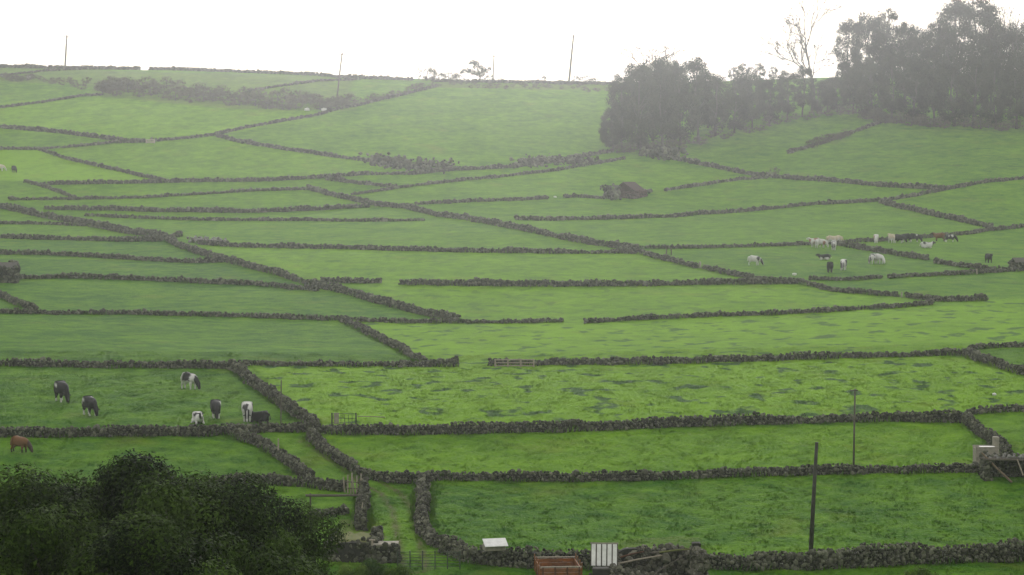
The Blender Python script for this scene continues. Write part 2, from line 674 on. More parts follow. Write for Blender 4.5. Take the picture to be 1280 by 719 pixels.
def rot_mats(n):
    q = rng.normal(size=(n, 4))
    q /= np.linalg.norm(q, axis=1)[:, None]
    w_, x, y, z = q.T
    return np.stack([np.stack([1 - 2 * (y * y + z * z), 2 * (x * y - z * w_), 2 * (x * z + y * w_)], -1),
                     np.stack([2 * (x * y + z * w_), 1 - 2 * (x * x + z * z), 2 * (y * z - x * w_)], -1),
                     np.stack([2 * (x * z - y * w_), 2 * (y * z + x * w_), 1 - 2 * (x * x + y * y)], -1)], 1)


def stones_mesh(name, pos, size, mat, tone_bias=0.0):
    """pos (n,3) centres, size (n,) mean diameters"""
    n = len(pos)
    v = ICO_V[None] * (1 + rng.uniform(-0.22, 0.22, (n, 12, 1)))
    sc = size[:, None] * 0.5 * rng.uniform(0.75, 1.3, (n, 3))
    v = v * sc[:, None, :]
    v = np.einsum('nij,nkj->nki', rot_mats(n), v)
    v = v + pos[:, None, :]
    f = (ICO_F[None] + 12 * np.arange(n)[:, None, None]).reshape(-1, 3)
    tone = np.repeat(np.clip(rng.beta(0.9, 2.2, n) * 1.25 + tone_bias, 0, 1), 12)
    return mesh_np(name, v.reshape(-1, 3), f, mat, {'tone': tone}, False)


def resample(P, ds):
    P = np.asarray([tuple(p) for p in P], float)
    seg = np.hypot(np.diff(P[:, 0]), np.diff(P[:, 1]))
    s = np.concatenate([[0], np.cumsum(seg)])
    n = max(2, int(s[-1] / ds) + 1)
    t = np.linspace(0, s[-1], n)
    x = np.interp(t, s, P[:, 0])
    y = np.interp(t, s, P[:, 1])
    # soften the corners
    for _ in range(2):
        x[1:-1] = (x[:-2] + 2 * x[1:-1] + x[2:]) / 4
        y[1:-1] = (y[:-2] + 2 * y[1:-1] + y[2:]) / 4
    return t, x, y


def wall_profile(t, seed):
    dip = np.maximum(0, np.sin(t * 0.19 + seed * 3.1) * np.sin(t * 0.083 + seed) - 0.55)
    return (0.09 * np.sin(t * 0.9 + seed) + 0.08 * np.sin(t * 0.37 + seed * 2.1) + 0.06 * np.sin(t * 2.3 + seed * 0.7) - 0.8 * dip)


def wall_stone_points(P, h, base, top, size, seed=0.0, back=0.3):
    t, x, y = resample(P, size * 0.92)
    n = len(t)
    tx, ty = np.gradient(x), np.gradient(y)
    L = np.hypot(tx, ty) + 1e-9
    tx, ty = tx / L, ty / L
    nx, ny = ty, -tx
    sgn = np.where(ny > 0, -1, 1)          # +side faces the camera
    g = Z(x, y)
    wob = 0.10 * np.sin(t * 0.5 + seed) + 0.06 * np.sin(t * 1.7 + seed)
    hh = h * (1 + 1.1 * wall_profile(t, seed))
    pos, siz = [], []
    rows = max(2, int(round(h / (size * 0.78))))
    for side in (1, -1):
        for r in range(rows):
            if side < 0 and rng.random() > 2:
                continue
            fr = (r + 0.45) / rows
            hw = (base * (1 - fr) + top * fr) / 2 - size * 0.28
            k = np.ones(n, bool) if side > 0 else rng.random(n) < back
            off = side * sgn * (np.maximum(hw, 0.02) + rng.uniform(-0.14, 0.14, n) * size)
            a = rng.uniform(-0.45, 0.45, n) * size + (r % 2) * size * 0.45
            px = x + nx * (off + wob) + tx * a
            py = y + ny * (off + wob) + ty * a
            pz = g + hh * fr + rng.uniform(-0.25, 0.25, n) * size * 0.7
            sz = size * rng.lognormal(0.05, 0.26, n)
            if r == 0:
                sz = sz * 1.15
            pos.append(np.stack([px, py, pz], 1)[k])
            siz.append(sz[k])
    for e, dirn in ((0, -1), (n - 1, 1)):   # squared-off wall ends
        m_ = rows * 4
        fr = rng.random(m_)
        hw = (base * (1 - fr) + top * fr) / 2 - size * 0.25
        off = rng.uniform(-1, 1, m_) * hw
        a = -dirn * np.abs(rng.normal(0, size * 0.25, m_))
        pos.append(np.stack([x[e] + nx[e] * (off + wob[e]) + tx[e] * a, y[e] + ny[e] * (off + wob[e]) + ty[e] * a, g[e] + hh[e] * fr], 1))
        siz.append(size * rng.lognormal(0.05, 0.25, m_))
    for rep in range(2):                    # loose coping stones
        k = rng.random(n) < (0.95 if rep == 0 else 0.45)
        off = rng.uniform(-0.5, 0.5, n) * max(top - size * 0.4, 0.05)
        a = rng.uniform(-0.5, 0.5, n) * size
        pz = g + hh * 1.0 + rng.uniform(-0.2, 0.22, n) * size
        pos.append(np.stack([x + nx * (off + wob) + tx * a, y + ny * (off + wob) + ty * a, pz], 1)[k])
        siz.append((size * rng.lognormal(0.0, 0.3, n))[k])
    return np.concatenate(pos), np.concatenate(siz)


def wall_core(P, h, base, top, seed, ds=0.8):
    t, x, y = resample(P, ds)
    n = len(t)
    tx, ty = np.gradient(x), np.gradient(y)
    L = np.hypot(tx, ty) + 1e-9
    nx, ny = ty / L, -tx / L
    cut = min(0.22, t[-1] * .1)
    x[0] += tx[0] / L[0] * cut
    y[0] += ty[0] / L[0] * cut
    x[-1] -= tx[-1] / L[-1] * cut
    y[-1] -= ty[-1] / L[-1] * cut
    g = Z(x, y)
    wob = 0.10 * np.sin(t * 0.5 + seed) + 0.06 * np.sin(t * 1.7 + seed)
    hh = h * (0.80 + 0.9 * wall_profile(t, seed))
    b, tp = base * 0.30, top * 0.28
    rows = [(-b, -0.25), (-tp, None), (tp, None), (b, -0.25)]
    V = []
    for o_, z in rows:
        V.append(np.stack([x + nx * (o_ + wob), y + ny * (o_ + wob), g + (hh if z is None else z)], 1))
    V = np.stack(V, 1)                       # n,4,3
    i = np.arange(n - 1)[:, None] * 4
    f = np.concatenate([i + np.array([[k, k + 4, (k + 1) % 4 + 4, (k + 1) % 4]]) for k in range(4)])
    caps = np.array([[0, 1, 2, 3], [(n - 1) * 4 + 3, (n - 1) * 4 + 2, (n - 1) * 4 + 1, (n - 1) * 4]])
    return V.reshape(-1, 3), np.concatenate([f, caps])


WALL_LINES = []
SINGLE = [mesh_np('stone', ICO_V * (1 + rng.uniform(-0.2, 0.2, (12, 1))) * 0.5 * np.array([1.15, 0.95, 0.85]), ICO_F, M['stone'],
                  {'tone': np.full(12, tn)}) for tn in (0.25, 0.45, 0.6, 0.75, 0.9, 1.0)]


def wall(label, pts, hpx, base=0.85, top=0.5, group='dry stone field walls', size=None, single=0, mat='stone', world=None):
    P = world if world is not None else [pix(*p) for p in pts]
    d = sum(p.y for p in P) / len(P)
    if size is None:
        size = float(np.clip(0.165 + (d - 120) * 0.0007, 0.17, 0.36))
    h = max(hpx * d / F * (0.88 if d < 220 else 0.82) - 0.5 * size, 0.36) if hpx > 3 else hpx
    seed = rng.uniform(0, 20)
    base = max(base * .88, h * 0.62)
    top = top * .9
    org = np.array([P[0].x, P[0].y, P[0].z])
    cv, cf = wall_core(P, h, base, top, seed)
    core = obj('dry_stone_wall', mesh_np('wall_core', cv - org, cf, M['core']), None, tuple(org))
    tag(core, label, 'wall', group, 'thing')
    pos, siz = wall_stone_points(P, h, base, top, size, seed)
    if single:
        # the biggest stones of the face are pieces of their own
        Wt, Wx, Wy = resample(P, 0.3)
        pxy = project(pos[:, 0], pos[:, 1], pos[:, 2])
        vis = (pxy[0] > -10) & (pxy[0] < 1290) & (pxy[1] < 722)
        score = np.where(vis, siz, 0)
        ctr = np.stack([np.interp(pos[:, 0], [p.x for p in P], [p.y for p in P]) if P[-1].x > P[0].x else pos[:, 1]], 1)[:, 0]
        score = np.where(pos[:, 1] <= ctr + 0.05, score, score * 0.5)
        k = np.argsort(-score)[:single]
        for i in k:
            s_ = obj('stone', SINGLE[int(rng.integers(0, 6))], core, tuple(pos[i] - org + np.array([0, -0.04, 0])))
            s_.rotation_euler = tuple(rng.uniform(0, 6.28, 3))
            sc_ = siz[i] * 1.1
            s_.scale = (sc_ * rng.uniform(.9, 1.25), sc_, sc_ * rng.uniform(.8, 1.05))
        m_ = np.ones(len(pos), bool)
        m_[k] = False
        pos, siz = pos[m_], siz[m_]
    st = obj('stones', stones_mesh('stones', pos - org, siz, M[mat]), core)
    tag(st, kind='stuff')
    WALL_LINES.append((P, base, h))
    return core


W = wall
# --- nearest
W('tall boulder wall along the bottom edge, right of the ruined stone pen', [(884, 711), (960, 711), (1060, 709), (1160, 704), (1280, 700), (1330, 698)], 29, 1.0, 0.65, single=150)
W('tall boulder wall behind the orange trailer, under the white box', [(560, 690), (580, 700), (625, 708), (670, 710), (740, 711), (772, 711)], 27, 1.0, 0.65, single=110)
W('rough wall down the right side of the grassy lane to the metal gate', [(531, 602), (528, 622), (528, 648), (532, 668), (542, 681), (572, 692)], 15, 1.0, 0.65, single=30)
W('low wall across the pasture just behind the dark leaning pole', [(524, 603), (545, 599), (620, 601), (720, 601), (840, 599), (960, 594), (1060, 592), (1160, 590), (1226, 589)], 13)
W('wall on the upper right side of the rutted lane, curving to the lane mouth', [(388, 546), (394, 553), (410, 566), (435, 585), (460, 599), (485, 602), (522, 604)], 14)
W('wall on the lower left side of the rutted lane', [(286, 544), (305, 550), (335, 562), (360, 577), (374, 592), (386, 600)], 14)
W('stub of wall behind the foreground trees ending at the small sheepfold opening', [(262, 606), (290, 604), (340, 604), (385, 608), (430, 614)], 14)
W('wall in front of the seven black and white cows', [(-40, 546), (0, 546), (125, 545), (250, 545), (290, 542), (330, 539), (390, 540)], 14.5)
W('long wall below the tussocky yellow-green pasture', [(396, 543), (480, 543), (640, 541), (765, 537), (890, 532), (960, 530), (1110, 526), (1208, 528)], 15)
W('short thin wall continuing to the right edge beyond the corner above the concrete tank', [(1212, 519), (1225, 516), (1280, 513), (1340, 510)], 9)
W('steep wall running down to the concrete tank at the right edge', [(1211, 529), (1228, 545), (1245, 559), (1262, 572)], 17)
W('diagonal wall descending past the thin post, right of the grazing cows', [(291, 462), (320, 484), (345, 502), (370, 520), (392, 534), (398, 542)], 16)
W('wall behind the seven black and white cows', [(-40, 458), (0, 458), (150, 460), (291, 461)], 11)
W('thin low wall between the diagonal wall and the square wall end at the field gap', [(298, 457), (330, 457), (400, 458), (480, 458), (536, 459)], 6)
W('short high wall end left of the field gap', [(534, 459), (552, 458.5), (571, 458)], 13)
W('diagonal wall dropping to the short high wall end', [(430, 402), (455, 414), (475, 425), (500, 437), (520, 449), (530, 456)], 10)
W('long wall with the pale wooden gate at its left end', [(612, 457), (640, 457), (740, 456), (840, 455), (960, 451), (1085, 447), (1185, 444), (1208, 445)], 10)
W('wall going down to the right edge from the end of the gated wall', [(1206, 444), (1222, 450), (1247, 459), (1280, 468), (1320, 476)], 12)
W('thin wall reaching the right edge above the small dark corner field', [(1212, 438), (1232, 435), (1280, 434), (1330, 433)], 6)
# --- middle
W('wall across the left slope below the small stone hut, with weeds in it', [(-40, 392), (0, 392), (75, 393), (150, 393), (240, 395), (320, 397), (425, 401), (520, 404), (640, 404), (703, 403)], 7.5)
W('wall right of the open gap, climbing towards the long pointed junction', [(730, 404), (800, 400), (880, 396), (960, 394), (1035, 390), (1100, 386), (1165, 381)], 7.5)
W('short diagonal wall at the left edge below the small stone hut', [(-20, 362), (-5, 369), (20, 380), (42, 389)], 10)
W('wall starting at the small stone hut on the left edge', [(24, 349), (90, 348), (160, 350), (250, 354), (320, 357), (360, 361), (397, 364)], 8)
W('long thick diagonal wall crossing the left half of the fields', [(207, 301), (225, 309), (250, 318), (275, 325), (300, 332), (320, 337), (345, 343), (370, 351), (395, 359), (420, 364), (445, 371), (470, 378), (495, 385), (520, 391), (545, 397), (572, 402)], 10.5)
W('short wall left of the gap above the long diagonal wall', [(402, 353), (420, 354), (476, 354)], 9.5)
W('broad wall running across the middle, right of the narrow gap', [(501, 356), (570, 357), (640, 358), (765, 358), (890, 356), (957, 355), (1004, 355)], 10)
W('wall running to a sharp point on the right, first stretch', [(1002, 355), (1045, 365), (1122, 371)], 7.5)
W('last stretch of wall running to the sharp point on the right, past the white post', [(1133, 372), (1172, 377), (1232, 376)], 9)
W('short straight wall just below the cattle standing on the right', [(1012, 350), (1060, 351), (1100, 348)], 6)
W('wall from a small gap to the tiny hut at the right edge', [(1112, 348), (1185, 344), (1235, 341), (1270, 339)], 6)
W('short sloping wall left of the tiny hut at the right edge', [(1170, 329), (1200, 334), (1235, 338), (1268, 339)], 8)
W('short thick sloping wall among the cattle on the right', [(1048, 307), (1090, 314), (1130, 321), (1160, 325)], 8.5)
W('wall above the bright pasture, from the pale rubble gap to the centre right', [(243, 303), (252, 306), (300, 309), (400, 311), (480, 313), (560, 315), (640, 316), (720, 317), (800, 317)], 7.5)
W('wall slanting down past a pale post towards the cattle', [(800, 317), (815, 321), (852, 331), (872, 335)], 8)
W('short wall slanting on from the pale post to the broad middle wall', [(879, 336), (905, 342), (935, 348), (958, 354)], 8)
W('thin wall leading from the diagonal walls to the cattle', [(790, 311), (840, 311), (900, 310), (960, 308), (1020, 306), (1050, 305)], 4)
W('left-hand wall with a short square end beside the rubble gap', [(-40, 297), (0, 298), (80, 300), (150, 302), (200, 302), (226, 295)], 7.5)
W('left-hand wall below the rubble gap meeting the long diagonal', [(-40, 317), (0, 318), (60, 319), (120, 322), (180, 326), (240, 329), (284, 328)], 7.5)
W('thin left-hand wall ending at the massive upper diagonal', [(-40, 280), (0, 280), (60, 281), (116, 283)], 5)
W('massive broad diagonal wall at upper left', [(-20, 258), (0, 260), (30, 266), (60, 273), (110, 282), (150, 290), (182, 295), (207, 299)], 10, 1.4, 0.9)
W('thin wall ending in the open between two gaps, left centre', [(108, 270), (140, 272), (200, 274), (320, 276), (440, 277), (480, 277), (528, 276)], 4)
W('thick straight wall ending at a gap, upper left centre', [(57, 262), (130, 263), (200, 265), (320, 266), (400, 263), (461, 259)], 7.5)
W('central diagonal wall from the upper fields down to the middle right', [(385, 237), (420, 246), (450, 253), (475, 258), (510, 261), (545, 270), (585, 275), (637, 285), (690, 296), (740, 306), (795, 313)], 8.5, 1.1, 0.7)
W('thin curved wall leading left from the central diagonal', [(12, 250), (60, 250), (110, 249), (170, 248), (240, 244), (320, 239), (385, 237)], 4)
W('short diagonal wall crossing between two thin walls at upper left', [(32, 228), (62, 236), (95, 249)], 5)
W('thin wall right of the central diagonal, ending at a gap before the ruined hut', [(520, 256), (560, 254), (640, 251), (684, 249)], 5.5)
W('short wall between the gap and the ruined hut', [(705, 247), (730, 247), (755, 249)], 5)
W('short wall stub right of the ruined hut', [(802, 244), (813, 240)], 4)
W('long curved wall below the ruined hut rising to the right edge', [(645, 275), (690, 276), (775, 274), (840, 272), (880, 268), (960, 262), (1005, 257), (1060, 254), (1100, 252), (1140, 246), (1185, 237), (1222, 230), (1280, 224), (1330, 218)], 6)
W('short wall rising from the right of the ruined hut to the wall junction', [(831, 239), (865, 234), (890, 230), (927, 225), (958, 223)], 5)
W('heavy wall below the wooded hill, from the rubble heap to the right', [(832, 198), (870, 205), (890, 209), (927, 217), (960, 222), (1035, 227), (1110, 234), (1180, 237)], 7, 1.1, 0.7)
W('broad wall slanting down to the right below the wooded hill', [(1102, 254), (1160, 268), (1210, 279), (1240, 285)], 8, 1.2, 0.8)
W('wall behind the cattle running to the right edge', [(1052, 303), (1100, 302), (1147, 298), (1197, 294), (1235, 289), (1280, 284), (1330, 279)], 5.5)
# --- upper slopes
W('long wall with tumbled stones across the upper middle slope', [(60, 231), (110, 230), (185, 229), (260, 227), (320, 227), (400, 223), (450, 219), (520, 218), (570, 213), (640, 210), (700, 202), (765, 190)], 6, 1.1, 0.7)
W('short heavy wall stub below the tumbled stones', [(408, 225), (447, 230), (495, 235)], 6)
W('thin line of wall from the heavy stub up to the wood', [(440, 244), (495, 236), (560, 228), (640, 220), (700, 213), (780, 199)], 3.2)
W('thin wall at the left edge above the pair of far cows', [(-30, 186), (0, 187), (50, 187), (90, 184), (140, 179), (182, 178)], 4)
W('wall curving down to the right from the thin left-edge wall', [(50, 188), (80, 198), (130, 210), (170, 219), (205, 227)], 5)
W('thick wall at upper left ending at a pale gate', [(-30, 158), (0, 160), (60, 165), (110, 171), (150, 177), (180, 178)], 6.5, 1.2, 0.8)
W('wall rising from the pale gate along the big central hill field', [(190, 177), (240, 173), (270, 169), (300, 162), (320, 158), (360, 151), (390, 146), (420, 138), (450, 132), (500, 120), (545, 109)], 4.5)
W('wall dropping from the hill field corner to the tumbled stones', [(270, 171), (300, 178), (320, 182), (400, 194), (450, 201), (500, 209), (530, 214)], 6)
W('dark wall at the far left below the hazy scrub', [(-30, 139), (0, 135), (50, 129), (100, 121), (128, 119)], 4)
W('skyline wall at the far left under the leaning pole', [(-60, 78), (0, 80), (80, 83), (175, 85.5)], 0.75)
W('skyline wall right of the small notch in the ridge', [(188, 85), (260, 88), (320, 90), (370, 93), (420, 97.5), (515, 101)], 0.7)
W('skyline wall of the ridge before the wood', [(540, 103), (640, 104), (700, 105), (772, 106)], 0.6)
W('faint wall under the skyline at far left', [(-30, 98), (0, 96), (50, 90), (125, 86)], 3.2)
W('faint wall in the haze left of the tall utility pole', [(310, 115), (360, 107), (400, 102), (450, 100)], 3.2)
W('bank of dark stone on the hill field at upper right', [(985, 192), (1010, 185), (1050, 172), (1080, 161), (1105, 153), (1118, 150)], 5)

# ================================================================== heaps of tumbled stone
def heap(label, pts, n, spread, size, zmax=0.7, mat='stone'):
    P = [pix(*p) for p in pts]
    t, x, y = resample(P, 0.5)
    k = rng.integers(0, len(t), n)
    X = x[k] + rng.normal(0, spread, n)
    Y = y[k] + rng.normal(0, spread * 1.6, n)
    u = rng.random(n)**1.6
    pos = np.stack([X, Y, Z(X, Y) + u * zmax], 1)
    org = np.array(tuple(P[0]))
    o = empty('stone_heap', tuple(org))
    tag(obj('stones', stones_mesh('stones', pos - org, size * rng.lognormal(0, 0.35, n), M[mat], 0.06), o), kind='stuff')
    tag(o, label, 'stones', 'heaps of tumbled stone')
    return o


heap('scatter of pale tumbled stones against the wall left of the wood', [(655, 205), (690, 201), (735, 203)], 420, 1.2, 0.55)
heap('tumbled stone and scrub bank on the upper middle slope', [(470, 203), (510, 209), (560, 211)], 500, 1.3, 0.55, 1.2)
heap('rubble heap at the foot of the wood where the walls meet', [(808, 193), (825, 194), (838, 196)], 260, 1.2, 0.7, 1.6)
heap('pale rubble at the gap where the wall ends, left centre', [(243, 302), (258, 304), (276, 306)], 130, 0.5, 0.42, 0.8, 'stone_pale')

# ================================================================== small stone buildings
def block_walls(P, h, thick, size, parent, org, mat='stone', name='wall'):
    pos, siz = wall_stone_points([Vector(p) for p in P], h, thick, thick * 0.9, size, rng.uniform(0, 9), 0.8)
    cv, cf = wall_core([Vector(p) for p in P], h, thick, thick, 0.0, 0.5)
    c = obj(name, mesh_np(name, cv - org, cf, M['core']), parent)
    s = obj('stones', stones_mesh('stones', pos - org, siz, M[mat]), c)
    tag(s, kind='stuff')
    return c


def hut(name, label, px, py, wid, dep, h, rz, ridge, roofmat, cat='hut', wallmat='stone', size=0.35):
    c = pix(px, py)
    org = np.array(tuple(c))
    root = empty(name, tuple(c))
    tag(root, label, cat)
    m = Matrix.Rotation(rz, 3, 'Z')
    cor = [c + m @ Vector((x * wid / 2, y * dep / 2, 0)) for x, y in ((-1, -1), (1, -1), (1, 1), (-1, 1))]
    for i in range(4):
        block_walls([cor[i], cor[(i + 1) % 4]], h, 0.6, size, root, org, wallmat)
    zt = h
    mb = MB()
    ov = 0.25
    for s in (-1, 1):
        a = [Vector((-wid / 2 - ov, s * (dep / 2 + ov), zt - 0.1)), Vector((wid / 2 + ov, s * (dep / 2 + ov), zt - 0.1)),
             Vector((wid / 2 + ov, 0, zt + ridge)), Vector((-wid / 2 - ov, 0, zt + ridge))]
        a = [m @ v for v in a]
        up = Vector((0, 0, 0.14))
        mb.add(a + [v + up for v in a], [(0, 1, 2, 3), (4, 5, 6, 7), (0, 1, 5, 4), (1, 2, 6, 5), (2, 3, 7, 6), (3, 0, 4, 7)])
    mb.build('roof', M[roofmat], root)
    gb = MB()
    for s in (-1, 1):
        x = s * (wid / 2 - 0.2)
        a = [m @ Vector((x, -dep / 2, zt)), m @ Vector((x, dep / 2, zt)), m @ Vector((x, 0, zt + ridge - 0.03))]
        b_ = [v + m @ Vector((-s * 0.3, 0, 0)) for v in a]
        gb.add(a + b_, [(0, 1, 2), (3, 4, 5), (0, 1, 4, 3), (1, 2, 5, 4), (2, 0, 3, 5)])
    gb.build('gable', M[wallmat], root)
    return root


M['roof_red'] = mat_plain('old_red_tiles', (0.075, 0.04, 0.032), (0.035, 0.025, 0.022), 4.0, 0.95)
M['roof_grey'] = mat_plain('mossy_grey_roof', (0.05, 0.045, 0.038), (0.09, 0.08, 0.065), 4.0, 0.95)

hut('ruined_hut', 'half-ruined stone hut with dark reddish roof in the upper middle field', 786, 246, 3.8, 4.4, 1.0, R(58), 1.5, 'roof_red', 'hut', 'stone_red')
heap('grey broken gable of stone leaning on the left of the ruined hut', [(760, 247), (770, 249)], 160, 0.5, 0.5, 2.4, 'stone')
hut('stone_hut', 'small grey stone hut cut by the left edge of the photo', 1, 352, 3.6, 3.0, 1.75, R(6), 0.5, 'roof_grey')
heap('pointed pile of stones beside the small hut at the left edge', [(15, 350), (17, 350)], 70, 0.25, 0.42, 2.6, 'stone')
hut('field_shed', 'tiny stone shed at the right edge beyond the cattle', 1279, 337, 2.4, 2.4, 0.95, R(4), 0.5, 'roof_grey')

# ---- ruined pen by the bottom edge
def pen():
    c = pix(822, 735)
    org = np.array(tuple(c))
    root = empty('ruined_pen', tuple(c))
    tag(root, 'roofless ruined stone pen with fallen timbers at the bottom edge', 'ruin')
    k = c.y / F
    A = c + Vector((-52 * k, 2.6, 0)); B = c + Vector((50 * k, 2.6, 0)); C = c + Vector((56 * k, -0.6, 0)); D = c + Vector((-50 * k, -0.9, 0))
    def g(v):
        return Vector((v.x, v.y, gz(v.x, v.y)))
    A, B, C, D = map(g, (A, B, C, D))
    block_walls([A, A.lerp(B, .5), B], 1.75, 0.8, 0.26, root, org, 'stone_mid')
    block_walls([D, A], 1.1, 0.6, 0.26, root, org, 'stone_mid')
    block_walls([B, C], 1.75, 0.6, 0.26, root, org, 'stone_mid')
    block_walls([D, D.lerp(C, .55)], 0.8, 0.5, 0.26, root, org, 'stone_mid')
    pl = MB()
    pl.box((B.x - c.x + .12, B.y - c.y - 0.3, 1.0), (0.46, 0.55, 2.05))
    pl.build('gate_pillar', M['stone'], root, None, 0.04)
    def log(a, b_, r, mat):
        MB().tube([a, Vector(a).lerp(Vector(b_), .5) + Vector((0, 0, .03)), b_], [r, r * .95, r * .8], 7).build('timber', M[mat], root)
    log((-2.2, 1.1, 1.05), (0.35, 1.6, 1.45), 0.05, 'wood_pale')
    log((0.2, 1.9, 1.55), (2.1, 1.7, 1.78), 0.05, 'moss_top')
    log((-0.2, 2.0, 1.5), (1.7, 2.0, 1.62), 0.06, 'wood')
    log((-1.9, 1.8, 1.3), (-0.6, 2.2, 1.55), 0.05, 'rust')
    log((-1.0, 0.3, 0.1), (1.6, 1.7, 1.5), 0.04, 'wood')
    return root


pen()

# ---- moss-topped stone platform and sheepfold left of the lane
def platform():
    c = pix(455, 701)
    org = np.array(tuple(c))
    root = empty('stone_platform', tuple(c))
    tag(root, 'mossy straw-topped stone platform beside the grassy lane, right of the dark trees', 'platform')
    k = c.y / F
    def g(dx, dy):
        x, y = c.x + dx, c.y + dy
        return Vector((x, y, gz(x, y)))
    L = [g(-40 * k, 0), g(12 * k, 0)]
    block_walls(L, 1.15, 0.7, 0.25, root, org)
    block_walls([g(12 * k, 0), g(12 * k, 2.4)], 1.15, 0.6, 0.25, root, org)
    block_walls([g(-40 * k, 0), g(-40 * k, 2.4)], 1.15, 0.6, 0.25, root, org)
    nx_, ny_ = 16, 9
    V, q = [], []
    for j in range(ny_):
        for i in range(nx_):
            x = -42 * k + (i / (nx_ - 1)) * 56 * k
            y = -0.2 + j / (ny_ - 1) * 2.9
            V.append((x, y, 1.12 + 0.04 * math.sin(i * 1.3 + j) + rng.uniform(-.05, .06) - (0.25 if i in (0, nx_ - 1) else 0) - (0.2 if j == 0 else 0)))
    for j in range(ny_ - 1):
        for i in range(nx_ - 1):
            a = j * nx_ + i
            q.append((a, a + 1, a + nx_ + 1, a + nx_))
    me = mesh_np('grass_top', V, np.array(q), M['moss_top'], None, True)
    obj('grass_top', me, root)
    b = empty('stone_trough', (c.x + 27 * k, c.y - 0.15, gz(c.x + 27 * k, c.y - .15)))
    tag(b, 'square stone block with pale lid at the end of the mossy platform', 'trough')
    org2 = np.array(tuple(b.location))
    pp = [Vector(tuple(b.location)) + Vector((x, y, 0)) for x, y in ((-.6, -.4), (.6, -.4), (.6, .5), (-.6, .5))]
    for i in range(4):
        block_walls([pp[i], pp[(i + 1) % 4]], 0.85, 0.4, 0.22, b, org2)
    MB().box((0, 0.05, 0.97), (1.45, 1.15, 0.14)).build('lid', M['concrete'], b, None, 0.03)
    p = empty('wooden_post', (c.x + 11 * k, c.y - 0.55, gz(c.x + 11 * k, c.y - .55)))
    tag(p, 'pale wooden post standing in front of the mossy platform', 'post')
    MB().tube([(0, 0, -.2), (0.01, 0, 0.7), (0.0, 0, 1.3)], [.075, .07, .065], 8).build('shaft', M['wood_pale'], p)
    MB().box((0, 0, 1.27), (0.34, 0.1, 0.07)).build('cap', M['wood_pale'], p, None, 0.01)


platform()

W('short wall stub running up the lane edge beside the leaning stick', [(452, 664), (454, 640), (453, 616)], 0.95, 0.75, 0.5)
W('low pen wall behind the horizontal rail, among the trees', [(388, 650), (405, 646), (432, 642)], 0.4, 0.6, 0.4)


def sticks(name, label, cat, a, b_, r, mat, root_px):
    p = pix(*root_px)
    o = empty(name, tuple(p))
    tag(o, label, cat)
    MB().tube([a, Vector(a).lerp(Vector(b_), .5), b_], [r, r * .93, r * .85], 7).build('shaft', M[mat], o)
    return o


p0 = pix(388, 634)
rail = empty('pole_rail', tuple(p0))
tag(rail, 'horizontal wooden rail across the small pen beside the lane', 'rail')
MB().tube([(-0.3, 0, 0.72), (1.6, 0.1, 0.70), (3.35, 0.1, 0.74)], [.085, .08, .07], 7).build('bar', M['wood'], rail)
for x in (0.0, 3.1):
    MB().tube([(x, 0.06, -.2), (x, 0.06, 0.85)], [.06, .05], 7).build('post', M['wood'], rail)
sticks('leaning_stick', 'pale stick leaning on the wall stub beside the lane', 'stick', (0, 0, 0), (0.2, 0.3, 1.3), 0.035, 'wood_pale', (449, 656))
# broken hurdle closing the pen
hp = pix(431, 616)
hd = empty('hurdle', tuple(hp))
tag(hd, 'grey broken wooden hurdle closing the gap above the small pen', 'hurdle')
for i in range(7):
    x = i * 0.2
    MB().tube([(x, -i * .12, -.1), (x + .08 * (i % 3 - 1), -i * .12, 1.15 + .15 * ((i * 7) % 3 - 1))], [.06, .045], 6).build('stake', M['wood_pale'], hd)
for z in (0.3, 0.7):
    MB().tube([(-.05, 0.02, z), (1.35, -.85, z + .06)], .035, 6).build('rail', M['wood'], hd)

